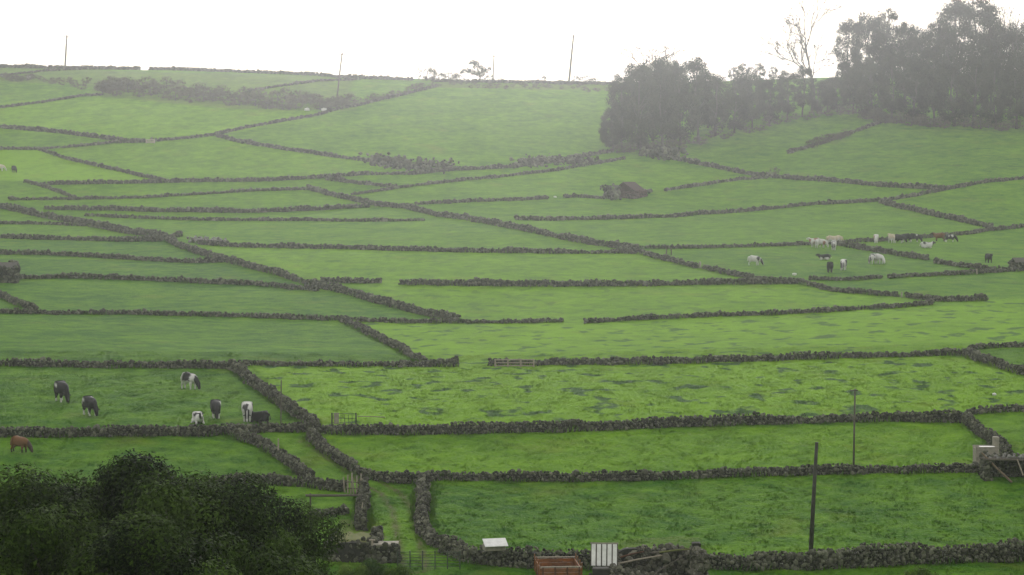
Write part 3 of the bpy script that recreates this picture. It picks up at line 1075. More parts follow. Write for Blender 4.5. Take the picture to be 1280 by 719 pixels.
# ---- concrete tank and stone shelter at the right edge
def tank():
    c = pix(1256, 602)
    k = c.y / F
    root = empty('stone_shelter', tuple(c))
    org = np.array(tuple(c))
    tag(root, 'dark open-fronted stone shelter roofed with poles at the right edge', 'shelter')
    def g(dx, dy):
        x, y = c.x + dx, c.y + dy
        return Vector((x, y, gz(x, y)))
    block_walls([g(-1.15, 0.1), g(-1.15, 1.7)], 1.25, 0.5, 0.24, root, org)
    block_walls([g(-1.15, 1.7), g(1.6, 1.7), g(3.4, 1.7)], 1.25, 0.5, 0.24, root, org)
    block_walls([g(3.4, 0.1), g(3.4, 1.7)], 1.25, 0.5, 0.24, root, org)
    for i in range(9):
        y = 0.0 + i * 0.21
        MB().tube([(-1.35, y, 1.42 + rng.uniform(-.03, .03)), (1.0, y + rng.uniform(-.06, .06), 1.40), (3.6, y, 1.36)], [.07, .065, .055], 7).build('roof_pole', M['wood'], root)
    pos = np.stack([rng.uniform(-1.2, 3.4, 60), rng.uniform(0.1, 1.6, 60), rng.uniform(1.48, 1.6, 60)], 1)
    s = obj('roof_stones', stones_mesh('roof_stones', pos, rng.uniform(.14, .3, 60), M['stone_pale'], .1), root)
    tag(s, kind='stuff')
    t = pix(1236, 590)
    tk = empty('concrete_tank', (t.x - 0.1, t.y + 0.6, gz(t.x, t.y + .6)))
    tag(tk, 'pale concrete water tank with white top beside the stone shelter', 'tank')
    wd, dp, hh = 1.5, 1.1, 1.5
    MB().box((0, 0, hh / 2), (wd, dp, hh)).build('basin', M['concrete'], tk, None, 0.03)
    for dx, dy, a, b_ in ((0, dp / 2 - .06, wd + .04, .14), (0, -dp / 2 + .06, wd + .04, .14)):
        MB().box((dx, dy, hh + .05), (a, b_, .1)).build('rim', M['concrete'], tk, None, .01)
    MB().box((0.12, 0, hh + .03), (wd - .5, dp - .3, .05)).build('lid', M['white'], tk, None, .008)
    MB().box((wd / 2 + .05, dp / 2 + .1, 1.1), (.4, .4, 2.1)).build('pillar', M['concrete'], tk, None, .04)
    a = pix(1264, 603)
    lg = empty('leaning_log', (a.x, a.y - .2, gz(a.x, a.y - .2)))
    tag(lg, 'brown log leaning from the ground up to the concrete tank', 'log')
    MB().tube([(0, 0, 0.05), (-.95, .35, .95), (-1.85, .7, 1.9)], [.075, .07, .06], 8).build('shaft', M['log'], lg)
    b2 = sticks('leaning_stick', 'short pale forked stick on the right edge in front of the shelter', 'stick', (0, 0, 0.5), (-.35, .25, 1.5), 0.05, 'wood_pale', (1279, 604))


tank()

# ================================================================== posts, poles, gates
def utility_pole(label, base, top, r, arm=True, mat='wood'):
    b = pix(*base)
    k = b.y / F
    o = empty('utility_pole', tuple(b))
    tag(o, label, 'pole', 'utility poles')
    h = (base[1] - top[1]) * k
    dx = (top[0] - base[0]) * k
    MB().tube([(0, 0, -.4), (dx * .5, 0, h * .5), (dx, 0, h)], [r, r * .85, r * .68], 9).build('shaft', M[mat], o, smooth=True)
    if arm:
        MB().box((dx * .96, -.1, h * .95), (1.3, .09, .11)).build('crossarm', M['wood'], o, None, .01)
        for x in (-.55, 0, .55):
            MB().tube([(dx * .96 + x, -.1, h * .95 + .05), (dx * .96 + x, -.1, h * .95 + .14), (dx * .96 + x, -.1, h * .95 + .24)], [.025, .055, .04], 7).build('insulator', M['ceramic'], o)
    return o


utility_pole('thick dark leaning pole rising from the bottom right wall', (1013, 692), (1020, 551), 0.135, False, 'pole_dark')
p_ = utility_pole('thin pole in the pasture right of the dark leaning pole', (1067, 581), (1068, 485), 0.075, False, 'wood')
MB().box((-.02, -.08, (581 - 487) * pix(1067, 581).y / F), (.5, .06, .07)).build('crossarm', M['wood'], p_)
utility_pole('utility pole on the skyline at far left', (81, 82), (84, 40), 0.22)
utility_pole('leaning utility pole in front of the hazy ridge, left of centre', (421, 122), (428, 66), 0.20)
utility_pole('tallest utility pole on the skyline near the wood', (711, 101), (717, 42), 0.26)
utility_pole('short utility pole beside the windswept skyline tree', (616, 102), (617.5, 69), 0.18)


def post(label, px, py, hpx, r=0.07, mat='wood', lean=0.0, group='field posts'):
    b = pix(px, py)
    h = hpx * b.y / F
    mb = MB().tube([(0, 0, -.2), (lean * .5, 0, h * .5), (lean, 0, h)], [r, r * .95, r * .85], 7)
    o = mb.build('fence_post', M[mat], None, tuple(b))
    return tag(o, label, 'post', group)


post('thin dark post standing in front of the diagonal wall, right of the cows', 351, 531, 56, 0.05, 'wood', .05)
post('pale thin post beside the lower lane wall', 348, 572, 24, 0.055, 'wood_pale')
post('pale stone post in the gap of the slanting wall', 875, 335, 8, 0.16, 'concrete')
post('white post in the gap of the pointed wall on the right', 1127, 372, 7, 0.11, 'concrete')
post('short post on the wall near the tiny shed at right', 1221, 343, 7, 0.09, 'wood_pale')
post('first of two short posts on the slanting wall, upper right of centre', 833, 318, 8, 0.1, 'wood')
post('second of two short posts on the slanting wall, upper right of centre', 839, 319, 8, 0.09, 'wood')


def rail_gate(label, px0, px1, py, hpx, nrails, mat, postmat, npost=2, brace=False, name='field_gate', r=0.03, rp=0.06, dy=0.0):
    a, b = pix(px0, py), pix(px1, py)
    a.y -= dy
    b.y -= dy
    a.z, b.z = gz(a.x, a.y), gz(b.x, b.y)
    h = hpx * a.y / F
    o = empty(name, tuple(a))
    tag(o, label, 'gate')
    v = b - a
    for i in range(npost):
        q = v * (i / (npost - 1))
        MB().box((q.x, q.y, q.z + h / 2 - .08), (rp * 2, rp * 1.6, h + .16)).build('post', M[postmat], o, None, .01)
    for i in range(nrails):
        z = h * (0.16 + 0.76 * i / max(1, nrails - 1))
        MB().tube([(0, 0, z), tuple(v * .5 + Vector((0, 0, z + .01))), tuple(v + Vector((0, 0, z)))], r, 6).build('rail', M[mat], o)
    if brace:
        MB().tube([(0, 0.02, .15 * h), tuple(v + Vector((0, .02, .9 * h)))], r, 6).build('brace', M[mat], o)
    return o


rail_gate('pale wooden rail gate set in the wall right of the field gap', 619, 667, 458, 10, 3, 'wood_pale', 'wood_pale', 4, dy=.75, r=.05, rp=.07)
rail_gate('dark green metal tube gate across the foot of the grassy lane', 497, 575, 712, 24, 6, 'metal_green', 'metal_green', 6, r=.016, rp=.03)
rail_gate('pale wooden gate in the upper left wall', 183, 193, 179, 4.5, 3, 'wood_pale', 'wood_pale', 2, r=.09, rp=.13)
g1 = rail_gate('small dark iron gate standing behind the wall at the lane top', 415, 445, 531, 15, 3, 'metal_green', 'pole_dark', 2, r=.02, rp=.05)
for i in range(5):
    MB().tube([(0.65 + .27 * i, 0, 0), (0.65 + .27 * i, 0, .72)], .018, 5).build('bar', M['metal_green'], g1)
MB().box((0.32, 0.0, .46), (.36, .06, .82)).build('panel', M['concrete'], g1)
ln = pix(447, 531)
fr = empty('fallen_rail', (ln.x, ln.y, gz(ln.x, ln.y)))
tag(fr, 'thin pale pole lying behind the wall right of the iron gate', 'rail')
MB().tube([(0, 0, .62), (1.0, 0, .6), (2.0, 0.02, .55)], .03, 6).build('bar', M['wood_pale'], fr)

# ================================================================== trailer, tipped cart, white box
def trailer():
    c = pix(697, 731)
    o = empty('farm_trailer', tuple(c), R(5))
    tag(o, 'small orange open-topped farm trailer parked against the stone wall', 'trailer')
    Wd, Ln, z0, hs = 2.1, 3.0, 0.5, 0.62
    MB().box((0, -.2, z0), (Wd, Ln, .1)).build('bed', M['rust'], o, None, .01)
    for y in (-Ln / 2 - .2, Ln / 2 - .2):
        for k in range(3):
            MB().box((0, y, z0 + .16 + k * .205), (Wd, .05, .19)).build('end_board', M['orange'], o, None, .012)
        for x in (-.95, -.32, .32, .95):
            MB().box((x, y + (.05 if y > 0 else -.05), z0 + .38), (.07, .05, .72)).build('stake', M['rust'], o)
        MB().box((0, y, z0 + .74), (Wd + .06, .08, .07)).build('top_rail', M['wood_pale'], o, None, .01)
    for x in (-Wd / 2, Wd / 2):
        for k in range(3):
            MB().box((x, -.2, z0 + .16 + k * .205), (.05, Ln - .06, .19)).build('side_board', M['orange'], o, None, .012)
        for y in (-1.6, -.7, .3, 1.2):
            MB().box((x + math.copysign(.05, x), y, z0 + .48), (.05, .08, .95)).build('stake', M['orange'], o)
    MB().box((0, -.2, z0 - .16), (.9, Ln + .3, .14)).build('chassis', M['rust'], o)
    MB().tube([(-.25, -Ln / 2 - .3, .5), (0, -Ln / 2 - 1.5, .45)], .05, 6).tube([(.25, -Ln / 2 - .3, .5), (0, -Ln / 2 - 1.5, .45)], .05, 6).build('drawbar', M['rust'], o)
    for x in (-1.0, 1.0):
        w_ = MB().tube([(x - .1, -.2, .36), (x - .09, -.2, .36), (x + .09, -.2, .36), (x + .1, -.2, .36)], [.3, .36, .36, .3], 18).build('wheel', M['rubber'], o)
        MB().tube([(x - .115, -.2, .36), (x + .115, -.2, .36)], .19, 12).build('rim', M['rust'], w_)


trailer()


def tipped_cart():
    c = pix(755, 733)
    o = empty('tipped_cart', tuple(c), R(-4))
    tag(o, 'small cart with a white slatted body tipped upright between the trailer and the ruined pen', 'cart')
    t = R(-18)
    for i in range(5):
        x = -.56 + i * .28
        MB().box((x, .25, 1.62), (.215, .05, 1.15), 0, ('X', t)).build('slat', M['white'], o, None, .01)
    MB().box((0, .30, 1.62), (1.42, .04, 1.12), 0, ('X', t)).build('back_board', M['wood'], o)
    MB().box((0, .47, 2.2), (1.46, .12, .07), 0, ('X', t)).build('top_rail', M['concrete'], o)
    MB().box((0, -.1, .72), (1.2, .75, .55)).build('box', M['pole_dark'], o, None, .02)
    MB().box((0, -.1, .40), (1.5, .1, .1)).build('axle', M['rust'], o)
    for x in (-.72, .72):
        w_ = MB().tube([(x - .07, -.1, .36), (x - .06, -.1, .36), (x + .06, -.1, .36), (x + .07, -.1, .36)], [.31, .36, .36, .31], 18).build('wheel', M['rubber'], o)
        MB().tube([(x - .08, -.1, .36), (x + .08, -.1, .36)], .2, 12).build('rim', M['rust'], w_)
    MB().tube([(-.5, -.4, .6), (-.62, -1.3, .1)], .04, 6).tube([(.5, -.4, .6), (.62, -1.3, .1)], .04, 6).build('shafts', M['wood'], o)


tipped_cart()


def white_box():
    c = pix(618, 709)
    k = c.y / F
    o = empty('white_box', (c.x, c.y + .05, c.z + .95))
    tag(o, 'white plastic box with sloping lid resting on the boulder wall', 'box')
    o.rotation_euler = (0, 0, R(14))
    MB().box((0, .1, .13), (1.15, .7, .34)).build('body', M['concrete'], o, None, .03)
    MB().box((0.04, -.05, .40), (1.3, .8, .05), 0, ('X', R(24))).build('lid', M['white'], o, None, .012)


white_box()

# small pale field stones and droppings-sized marks
for i, (lab, px, py, s, mt) in enumerate([
        ('white plastic tub lying in the tussocky pasture at right', 1243, 494, .32, 'white'),
        ('white sack below the hazy scrub, left of the two', 384, 138, 1.0, 'white'),
        ('white sack below the hazy scrub, right of the two', 405, 139, 1.2, 'white'),
        ('white sack in the haze at far left', 36, 98, 1.1, 'white'),
        ('small white stone in the gap before the ruined hut', 694, 247, .5, 'white'),
        ('pale stone on the broad wall near the cattle', 993, 353, .5, 'white'),
        ('white stone at the foot of the pointed wall', 1076, 366, .4, 'white'),
        ('pale stone beside the ruined hut', 803, 244, .6, 'white')]):
    p = pix(px, py)
    v = ICO_V * (1 + rng.uniform(-.2, .2, (12, 1))) * np.array([.6, .45, .4]) * s
    o = obj('pale_stone' if 'stone' in lab else ('sack' if 'sack' in lab else 'tub'), mesh_np('pale_lump', v, ICO_F, M[mt], None, True), None, (p.x, p.y, p.z + .2 * s + (.9 if 'on the broad' in lab else 0)))
    tag(o, lab, 'stone' if 'stone' in lab else ('sack' if 'sack' in lab else 'tub'))

# ================================================================== cattle
def skin_mesh(joints, edges, root=0, sub=2):
    """joints: list of (x,y,z,r) or (x,y,z,rx,ry)"""
    me = bpy.data.meshes.new('body')
    me.from_pydata([j[:3] for j in joints], edges, [])
    o = bpy.data.objects.new('tmp', me)
    COL.objects.link(o)
    md = o.modifiers.new('skin', 'SKIN')
    md.use_smooth_shade = True
    for i, j in enumerate(joints):
        sv = me.skin_vertices[0].data[i]
        sv.radius = (j[3], j[4] if len(j) > 4 else j[3])
        sv.use_root = (i == root)
    sb = o.modifiers.new('sub', 'SUBSURF')
    sb.levels = sb.render_levels = sub
    sm = o.modifiers.new('smooth', 'SMOOTH')
    sm.factor = .5
    sm.iterations = 3
    dg = bpy.context.evaluated_depsgraph_get()
    out = bpy.data.meshes.new_from_object(o.evaluated_get(dg))
    bpy.data.objects.remove(o)
    out.materials.clear()
    out.materials.append(M['coat'])
    out.polygons.foreach_set('use_smooth', np.ones(len(out.polygons), bool))
    return out


def cow_mesh(pose):
    J, E = [], []

    def add(*j):
        J.append(j)
        return len(J) - 1

    def chain(a, pts):
        for p in pts:
            b = add(*p)
            E.append((a, b))
            a = b
        return a
    dz = -0.50 if pose == 'lying' else 0.0
    pelvis = add(-.66, 0, 1.06 + dz, .34, .36)
    mid = chain(pelvis, [(-.16, 0, .95 + dz, .44, .47)])
    chest = chain(mid, [(.36, 0, .96 + dz, .40, .47)])
    nb = chain(chest, [(.70, 0, 1.04 + dz, .27, .35)])
    if pose == 'grazing':
        poll = chain(nb, [(.96, 0, .80, .17, .25), (1.13, 0, .52, .16, .18)])
        chain(poll, [(1.24, 0, .30, .13, .14), (1.30, 0, .10, .12, .11)])
        e0 = (1.10, .62)
    else:
        poll = chain(nb, [(.90, 0, 1.24 + dz, .16, .23), (1.06, 0, 1.42 + dz, .16, .17)])
        chain(poll, [(1.27, 0, 1.31 + dz, .13, .14), (1.43, 0, 1.19 + dz, .12, .11)])
        e0 = (1.0, 1.48 + dz)
    for s in (-1, 1):
        chain(poll, [(e0[0], s * .16, e0[1], .04, .03), (e0[0] - .02, s * .30, e0[1] - .02, .035, .05)])
        if pose == 'lying':
            chain(chest, [(.42, s * .26, .28, .13), (.72, s * .30, .10, .075), (.42, s * .32, .07, .06)])
            chain(pelvis, [(-.52, s * .30, .34, .20), (-.15, s * .44, .16, .11), (-.50, s * .48, .08, .065), (-.28, s * .52, .06, .055)])
        else:
            o_ = .05 * s
            chain(chest, [(.42, s * .21, .66, .16), (.43 + o_, s * .21, .38, .085), (.42 + o_, s * .21, .20, .065), (.44 + o_, s * .21, .05, .075)])
            chain(pelvis, [(-.66, s * .22, .84, .24), (-.60 - o_, s * .24, .60, .15), (-.82 - o_, s * .21, .38, .085), (-.79 - o_, s * .21, .2, .065), (-.76 - o_, s * .21, .05, .075)])
    chain(pelvis, [(-.90, 0, 1.24 + dz, .05), (-1.0, 0, .95 + dz, .03), (-1.0, 0, .62 + dz * .7, .045)])
    if pose != 'lying':
        chain(pelvis, [(-.46, 0, .62, .18)])
    return skin_mesh(J, E, mid)


COW = {p: cow_mesh(p) for p in ('grazing', 'standing', 'lying')}
BLK, WHT, BRN, CRM, RED = (.012, .012, .013), (.62, .60, .55), (.17, .075, .03), (.55, .46, .33), (.26, .10, .05)


def paint(me, pattern, seed):
    n = len(me.vertices)
    co = np.zeros(n * 3, np.float32)
    me.vertices.foreach_get('co', co)
    co = co.reshape(-1, 3)
    r = np.random.default_rng(seed)
    x, y, z = co.T
    wob = .10 * np.sin(x * 7 + seed) + .09 * np.sin(y * 9 + seed * 2) + .08 * np.sin(z * 8 + seed * 3)
    mask = np.zeros(n, bool)                   # True = second colour
    if pattern == 'black':
        c1, c2 = BLK, WHT
        mask |= (z + wob < .42) & (z < .45) & (x < .8)     # white stockings
        for _ in range(2):
            c = np.array([r.uniform(-.6, .5), r.choice([-.3, .3]), 1.15])
            mask |= np.linalg.norm(co - c, axis=1) + wob * .6 < .20
    elif pattern == 'allblack':
        c1, c2 = BLK, WHT
    elif pattern == 'saddle':                  # white with black saddle and dark head
        c1, c2 = WHT, BLK
        mask |= (np.abs(x + .02 + wob) < .36) & (z > .78)
        mask |= x + wob * .4 > .80
    elif pattern == 'pied':
        c1, c2 = WHT, BLK
        for _ in range(5):
            c = np.array([r.uniform(-.7, .7), r.uniform(-.35, .35), r.uniform(.7, 1.3)])
            mask |= np.linalg.norm(co - c, axis=1) + wob < r.uniform(.26, .38)
        mask |= (x + wob * .3 > .95) & (np.abs(y) > .05)
    elif pattern == 'redpied':
        c1, c2 = WHT, RED
        for _ in range(4):
            c = np.array([r.uniform(-.7, .7), r.uniform(-.35, .35), r.uniform(.7, 1.3)])
            mask |= np.linalg.norm(co - c, axis=1) + wob < r.uniform(.24, .36)
    elif pattern == 'cream':
        c1, c2 = CRM, WHT
        mask |= z + wob < .8
    else:
        c1, c2 = BRN, (.05, .03, .02)
        mask |= x + wob * .5 > .9
        mask |= z < .35
    col = np.where(mask[:, None], np.array(c2), np.array(c1))
    a = me.attributes.new('coat', 'FLOAT_COLOR', 'POINT')
    a.data.foreach_set('color', np.concatenate([col, np.ones((n, 1))], 1).astype(np.float32).ravel())


def cow(label, px, py, heading, pose, pattern, size=1.0, group=None):
    me = COW[pose].copy()
    paint(me, pattern, int(px * 3 + py))
    p = pix(px, py)
    # heading: 0 faces right in the photo, 90 faces away, -90 faces the viewer
    o = obj('cow', me, None, (p.x, p.y, p.z - .02))
    o.rotation_euler = (0, 0, R(heading))
    o.scale = (size * .93,) * 3
    return tag(o, label, 'cow', group)


G1, G2 = 'cows in the left field', 'cattle on the far right pasture'
cow('black cow with white flecks grazing, leftmost of the herd behind the wall', 78, 503, -62, 'grazing', 'black', 1.2, G1)
cow('black cow with a white shoulder patch grazing, second from left', 113, 520, -58, 'grazing', 'black', 1.08, G1)
cow('white cow with black saddle and dark head grazing side on, highest in the field', 237, 487, -42, 'grazing', 'saddle', 1.02, G1)
cow('dark cow grazing head towards the viewer, behind the pied lying cow', 270, 523, -80, 'grazing', 'black', 1.0, G1)
cow('white and black cow lying low behind the wall', 248, 529.5, -70, 'lying', 'pied', .95, G1)
cow('white cow with black face standing head on beside the lying black cow', 309, 527, -84, 'grazing', 'pied', 1.05, G1)
cow('black cow lying side on at the right end of the herd', 325, 528, 152, 'lying', 'allblack', .98, G1)
cow('brown cow grazing at the left edge above the dark trees', 25, 566, -25, 'grazing', 'brown', .85)
# far herd on the right
cow('black and white cow grazing alone, left of the far herd', 943, 332, -20, 'grazing', 'pied', 1.0, G2)
cow('white and red cow at the left end of the far herd', 1019, 309, 160, 'standing', 'redpied', 1.0, G2)
cow('pale red and white cow second from the left end of the far herd', 1026, 310, 20, 'grazing', 'redpied', 1.0, G2)
cow('cream cow standing behind a white one in the far herd', 1040, 306, 10, 'standing', 'cream', 1.0, G2)
cow('second cream cow close behind the white one in the far herd', 1046, 306, 170, 'grazing', 'cream', 1.0, G2)
cow('white and grey cow in front of the two cream cows', 1042, 313, -100, 'grazing', 'pied', 1.0, G2)
cow('dark cow with a white face lying below the cream cows', 1031, 325, 180, 'lying', 'black', .95, G2)
cow('all dark cow seen from behind, lowest of the far herd', 1037, 341, 88, 'grazing', 'allblack', 1.05, G2)
cow('white and dark cow standing right of the lowest dark cow', 1054, 338, -105, 'grazing', 'pied', 1.05, G2)
cow('white cow, left of the pair in the middle of the far pasture', 1090, 330, -118, 'grazing', 'pied', 1.0, G2)
cow('pale cow, right of the pair in the middle of the far pasture', 1099, 330, -62, 'grazing', 'redpied', 1.0, G2)
cow('lone white cow in front of the thick sloping wall', 1095, 304, -100, 'grazing', 'redpied', .95, G2)
cow('plump cream cow left of the dark cattle line', 1114, 304, 100, 'standing', 'cream', 1.0, G2)
cow('black cow directly right of the plump cream cow', 1124, 304, 15, 'grazing', 'black', 1.0, G2)
cow('black cow in the middle of the dark cattle line', 1132, 303, 175, 'grazing', 'black', 1.0, G2)
cow('black cow at the right end of the dark cattle line', 1143, 303, 10, 'grazing', 'black', 1.0, G2)
cow('black and white cow lying below the dark cattle line', 1158, 310, 5, 'lying', 'pied', 1.05, G2)
cow('brown cow standing at the right of the far herd', 1174, 302, 170, 'standing', 'brown', 1.0, G2)
cow('dark cow at the far right end of the herd beside the brown one', 1188, 303, 5, 'grazing', 'black', .95, G2)
cow('single dark cow on the sloping wall line near the right edge', 1236, 329, -80, 'standing', 'allblack', .95, G2)
cow('tiny dark cow in the hazy light field at the left edge', 18, 216, -60, 'grazing', 'allblack', 1.0)
cow('tiny pale cow cut by the left edge of the hazy light field', 0, 214, 10, 'grazing', 'cream', 1.0)

# ================================================================== vegetation
def leaf_cloud(lobes, per_area, size, up=0.25, inner=0.25, r=None, fuzz=.09, spread=.55):
    """lobes: (n,4) centre+radius. diamond-shaped leaves on and under each lobe's skin"""
    r = r or rng
    P, Nn, S, Lv = [], [], [], []
    for cx, cy, cz, rad in lobes:
        n = int(4 * math.pi * rad * rad * per_area)
        d = r.normal(size=(n, 3))
        d /= np.linalg.norm(d, axis=1)[:, None]
        rr = rad * np.where(r.random(n) < inner, r.uniform(.45, .9, n), r.normal(1.0, fuzz, n))
        P.append(np.array([cx, cy, cz]) + d * rr[:, None] * np.array([1, 1, .82]))
        nn = d + r.normal(0, spread, (n, 3))
        nn[:, 2] += up
        Nn.append(nn)
        S.append(size * r.lognormal(0, .25, n))
        Lv.append(np.clip(.40 + r.normal(0, .17, n) + r.normal(0, .23), 0, 1))
    P = np.concatenate(P)
    Nn = np.concatenate(Nn)
    S = np.concatenate(S)
    Lv = np.concatenate(Lv)
    Nn /= np.linalg.norm(Nn, axis=1)[:, None] + 1e-9
    a = np.cross(Nn, r.normal(size=Nn.shape))
    a /= np.linalg.norm(a, axis=1)[:, None] + 1e-9
    b = np.cross(Nn, a)
    s = S[:, None]
    V = np.stack([P - a * s * .5, P + b * s * .24 + a * s * .05, P + a * s * .5, P - b * s * .24 + a * s * .05], 1)
    q = np.arange(len(P) * 4).reshape(-1, 4)
    return V.reshape(-1, 3), q, np.repeat(Lv, 4)


def crown_lobes(n, rx, ry, z0, z1, lr, seed, flat=0.0, skew=(0, 0)):
    r = np.random.default_rng(seed)
    L = []
    zc, rz = (z0 + z1) / 2, (z1 - z0) / 2
    for i in range(n):
        d = r.normal(size=3)
        d /= np.linalg.norm(d)
        k = r.uniform(.55, 1.0)**.6
        x, y, z = d[0] * rx * k, d[1] * ry * k, zc + d[2] * rz * k
        t = (z - z0) / (z1 - z0)
        L.append((x + skew[0] * t, y + skew[1] * t, z, r.uniform(*lr)))
    return np.array(L)


def branches(mb, base, top, r0, lobes, seed, n=14, twigs=0):
    r = np.random.default_rng(seed)
    base, top = Vector(base), Vector(top)
    pts = [base]
    for i in range(1, 6):
        p = base.lerp(top, i / 5)
        pts.append(p + Vector((r.normal(0, .04), r.normal(0, .04), 0)) * (top - base).length * .5)
    mb.tube(pts, [r0 * (1.25 if i == 0 else 1 - .13 * i) for i in range(6)], 8)
    k = r.choice(len(lobes), min(n, len(lobes)), replace=False)
    for i in k:
        c = Vector(lobes[i][:3])
        t = min(.95, max(.25, (c.z - base.z) / ((top - base).length + 1e-6) - .25))
        s = base.lerp(top, t)
        m = s.lerp(c, .5) + Vector((r.normal(0, .2), r.normal(0, .2), -.05 * (c - s).length))
        mb.tube([s, m, c], [r0 * .38, r0 * .24, r0 * .1], 5)
    return mb


def bare_tree_mesh(h, seed, r0, spread=.75, levels=5):
    r = np.random.default_rng(seed)
    mb = MB()
    tips = []

    def grow(p, d, L, rad, lv):
        d = d.normalized()
        q1 = p + d * L * .5 + Vector(r.normal(0, .05, 3)) * L
        q2 = p + d * L + Vector(r.normal(0, .06, 3)) * L
        mb.tube([p, q1, q2], [rad, rad * .85, rad * .68], 6 if lv > 3 else 3, cap=False)
        if lv == 0:
            tips.append((q2.x, q2.y, q2.z, r.uniform(.12, .3)))
            return
        for i in range(3):
            nd = d + Vector(r.normal(0, spread, 3)) + Vector((0, 0, .12))
            grow(q2 if i < 2 else q1, nd, L * r.uniform(.62, .82), max(rad * .7, .028), lv - 1)
    grow(Vector((0, 0, -.2)), Vector((.05, 0, 1)), h * .34, r0, levels)
    me = bpy.data.meshes.new('branches')
    me.from_pydata([tuple(v) for v in mb.v], [], mb.f)
    me.materials.append(M['twig'])
    tips = [t for t in tips if r.random() < .35]
    V, q, lv_ = leaf_cloud(tips, 16, .15, .2, .5, r, .4)
    return me, mesh_np('crown', V, q, M['leaf_wood'], {'leafv': lv_})


def tree_protos(kind):
    out = []
    if kind == 'near':
        spec = [(84, 3.2, 3.0, 4.6, 13.2, (.45, 1.3)), (76, 2.9, 2.8, 4.2, 12.6, (.42, 1.25)), (80, 3.3, 3.0, 4.4, 12.2, (.42, 1.3))]
        for s, (n, rx, ry, z0, z1, lr) in enumerate(spec):
            L = crown_lobes(n, rx, ry, z0, z1, lr, 40 + s)
            V, q, lv = leaf_cloud(L, 165, .12, .3, .25, np.random.default_rng(70 + s), .10, .4)
            cr = mesh_np('crown', V, q, M['leaf_near'], {'leafv': lv})
            tr = branches(MB(), (0, 0, -.5), (.2, 0, z1 * .8), .24, L, 5 + s, 26)
            out.append((tr, cr, 'bark'))
    elif kind == 'wood':
        spec = [(95, 2.7, 2.6, .9, 10, (.4, .95), (0, 0)), (85, 2.3, 2.3, 1.8, 10.2, (.35, .85), (.5, 0)),
                (100, 3.0, 2.8, .3, 9.6, (.4, 1.0), (-.4, 0)), (60, 2.2, 2.2, 3.4, 10.3, (.3, .75), (.3, 0))]
        for s, (n, rx, ry, z0, z1, lr, sk) in enumerate(spec):
            L = crown_lobes(n, rx, ry, z0, z1, lr, 140 + s, 0, sk)
            V, q, lv = leaf_cloud(L, 30, .20, .25, .45, np.random.default_rng(170 + s), .22)
            cr = mesh_np('crown', V, q, M['leaf_wood'], {'leafv': lv})
            tr = branches(MB(), (0, 0, -.6), (sk[0] * .6, 0, z1 * .82), .2, L, 15 + s, 18)
            out.append((tr, cr, 'bark'))
    elif kind == 'shrub':
        for s in range(3):
            L = crown_lobes(34, 1.25, 1.1, .05, 1.6, (.14, .38), 240 + s)
            V, q, lv = leaf_cloud(L, 30, .14, .2, .4, np.random.default_rng(270 + s), .36)
            cr = mesh_np('crown', V, q, M['leaf_shrub'], {'leafv': lv})
            tr = branches(MB(), (0, 0, -.2), (.1, 0, 1.2), .07, L, 25 + s, 14)
            out.append((tr, cr, 'twig'))
    elif kind == 'bright':
        for s in range(2):
            L = crown_lobes(18, .9, .8, .3, 1.5, (.26, .45), 340 + s)
            V, q, lv = leaf_cloud(L, 110, .14, .3, .35, np.random.default_rng(370 + s))
            cr = mesh_np('crown', V, q, M['leaf_bright'], {'leafv': lv})
            tr = branches(MB(), (0, 0, -.2), (.1, 0, 1.1), .05, L, 35 + s, 12)
            out.append((tr, cr, 'bark'))
    res = []
    for tr, cr, bm_ in out:
        me = bpy.data.meshes.new('trunk')
        me.from_pydata([tuple(v) for v in tr.v], [], tr.f)
        me.materials.append(M[bm_])
        me.polygons.foreach_set('use_smooth', np.ones(len(me.polygons), bool))
        res.append((me, cr))
    return res


PROTO = {k: tree_protos(k) for k in ('near', 'wood', 'shrub', 'bright')}


def plant(kind, var, loc, scale, rz, name, label, cat, group=None):
    root = empty(name, tuple(loc), rz)
    root.scale = scale if hasattr(scale, '__len__') else (scale,) * 3
    tag(root, label, cat, group)
    tr, cr = PROTO[kind][var % len(PROTO[kind])]
    obj('trunk', tr, root)
    obj('crown', cr, root)
    return root


# ---- foreground trees, lower left: (crown centre x, crown top y, distance, scale)
NEAR = [('dark evergreen tree at the left edge of the foreground clump', 18, 592, 66, 0, 1.0),
        ('rounded dark evergreen tree with the highest crown of the foreground clump', 130, 577, 68, 1, 1.0),
        ('dark evergreen tree in the middle of the foreground clump', 222, 597, 64, 2, 0.92),
        ('darkest evergreen tree at the right end of the foreground clump', 308, 600, 76, 0, .86),
        ('dark evergreen tree between the left edge and the highest crown of the foreground clump', 74, 588, 70, 2, 1.0),
        ('dark evergreen tree just right of the highest crown of the foreground clump', 178, 583, 71, 0, .95),
        ('dark evergreen tree between the middle and the right end of the foreground clump', 262, 602, 70, 1, .9),
        ('lower evergreen tree in front of the foreground clump, left', 75, 640, 58, 1, .86),
        ('lower evergreen tree in front of the foreground clump, centre', 190, 655, 57, 0, .8),
        ('low evergreen tree in front of the foreground clump, right', 262, 660, 60, 2, .78)]
for i, (lab, px, py, d, var, sc_) in enumerate(NEAR):
    x = (px - 640) / F * d
    top = ray(px, py)[2] * d
    g = gz(x, d)
    me_top = (13.5, 12.9, 12.5)[var]
    s_ = (top - g) / me_top
    plant('near', var, (x, d, g), (sc_ * 1.05, sc_ * 1.05, s_), rng.uniform(0, 6.28), 'evergreen_tree', lab, 'tree', 'evergreen trees in the foreground')

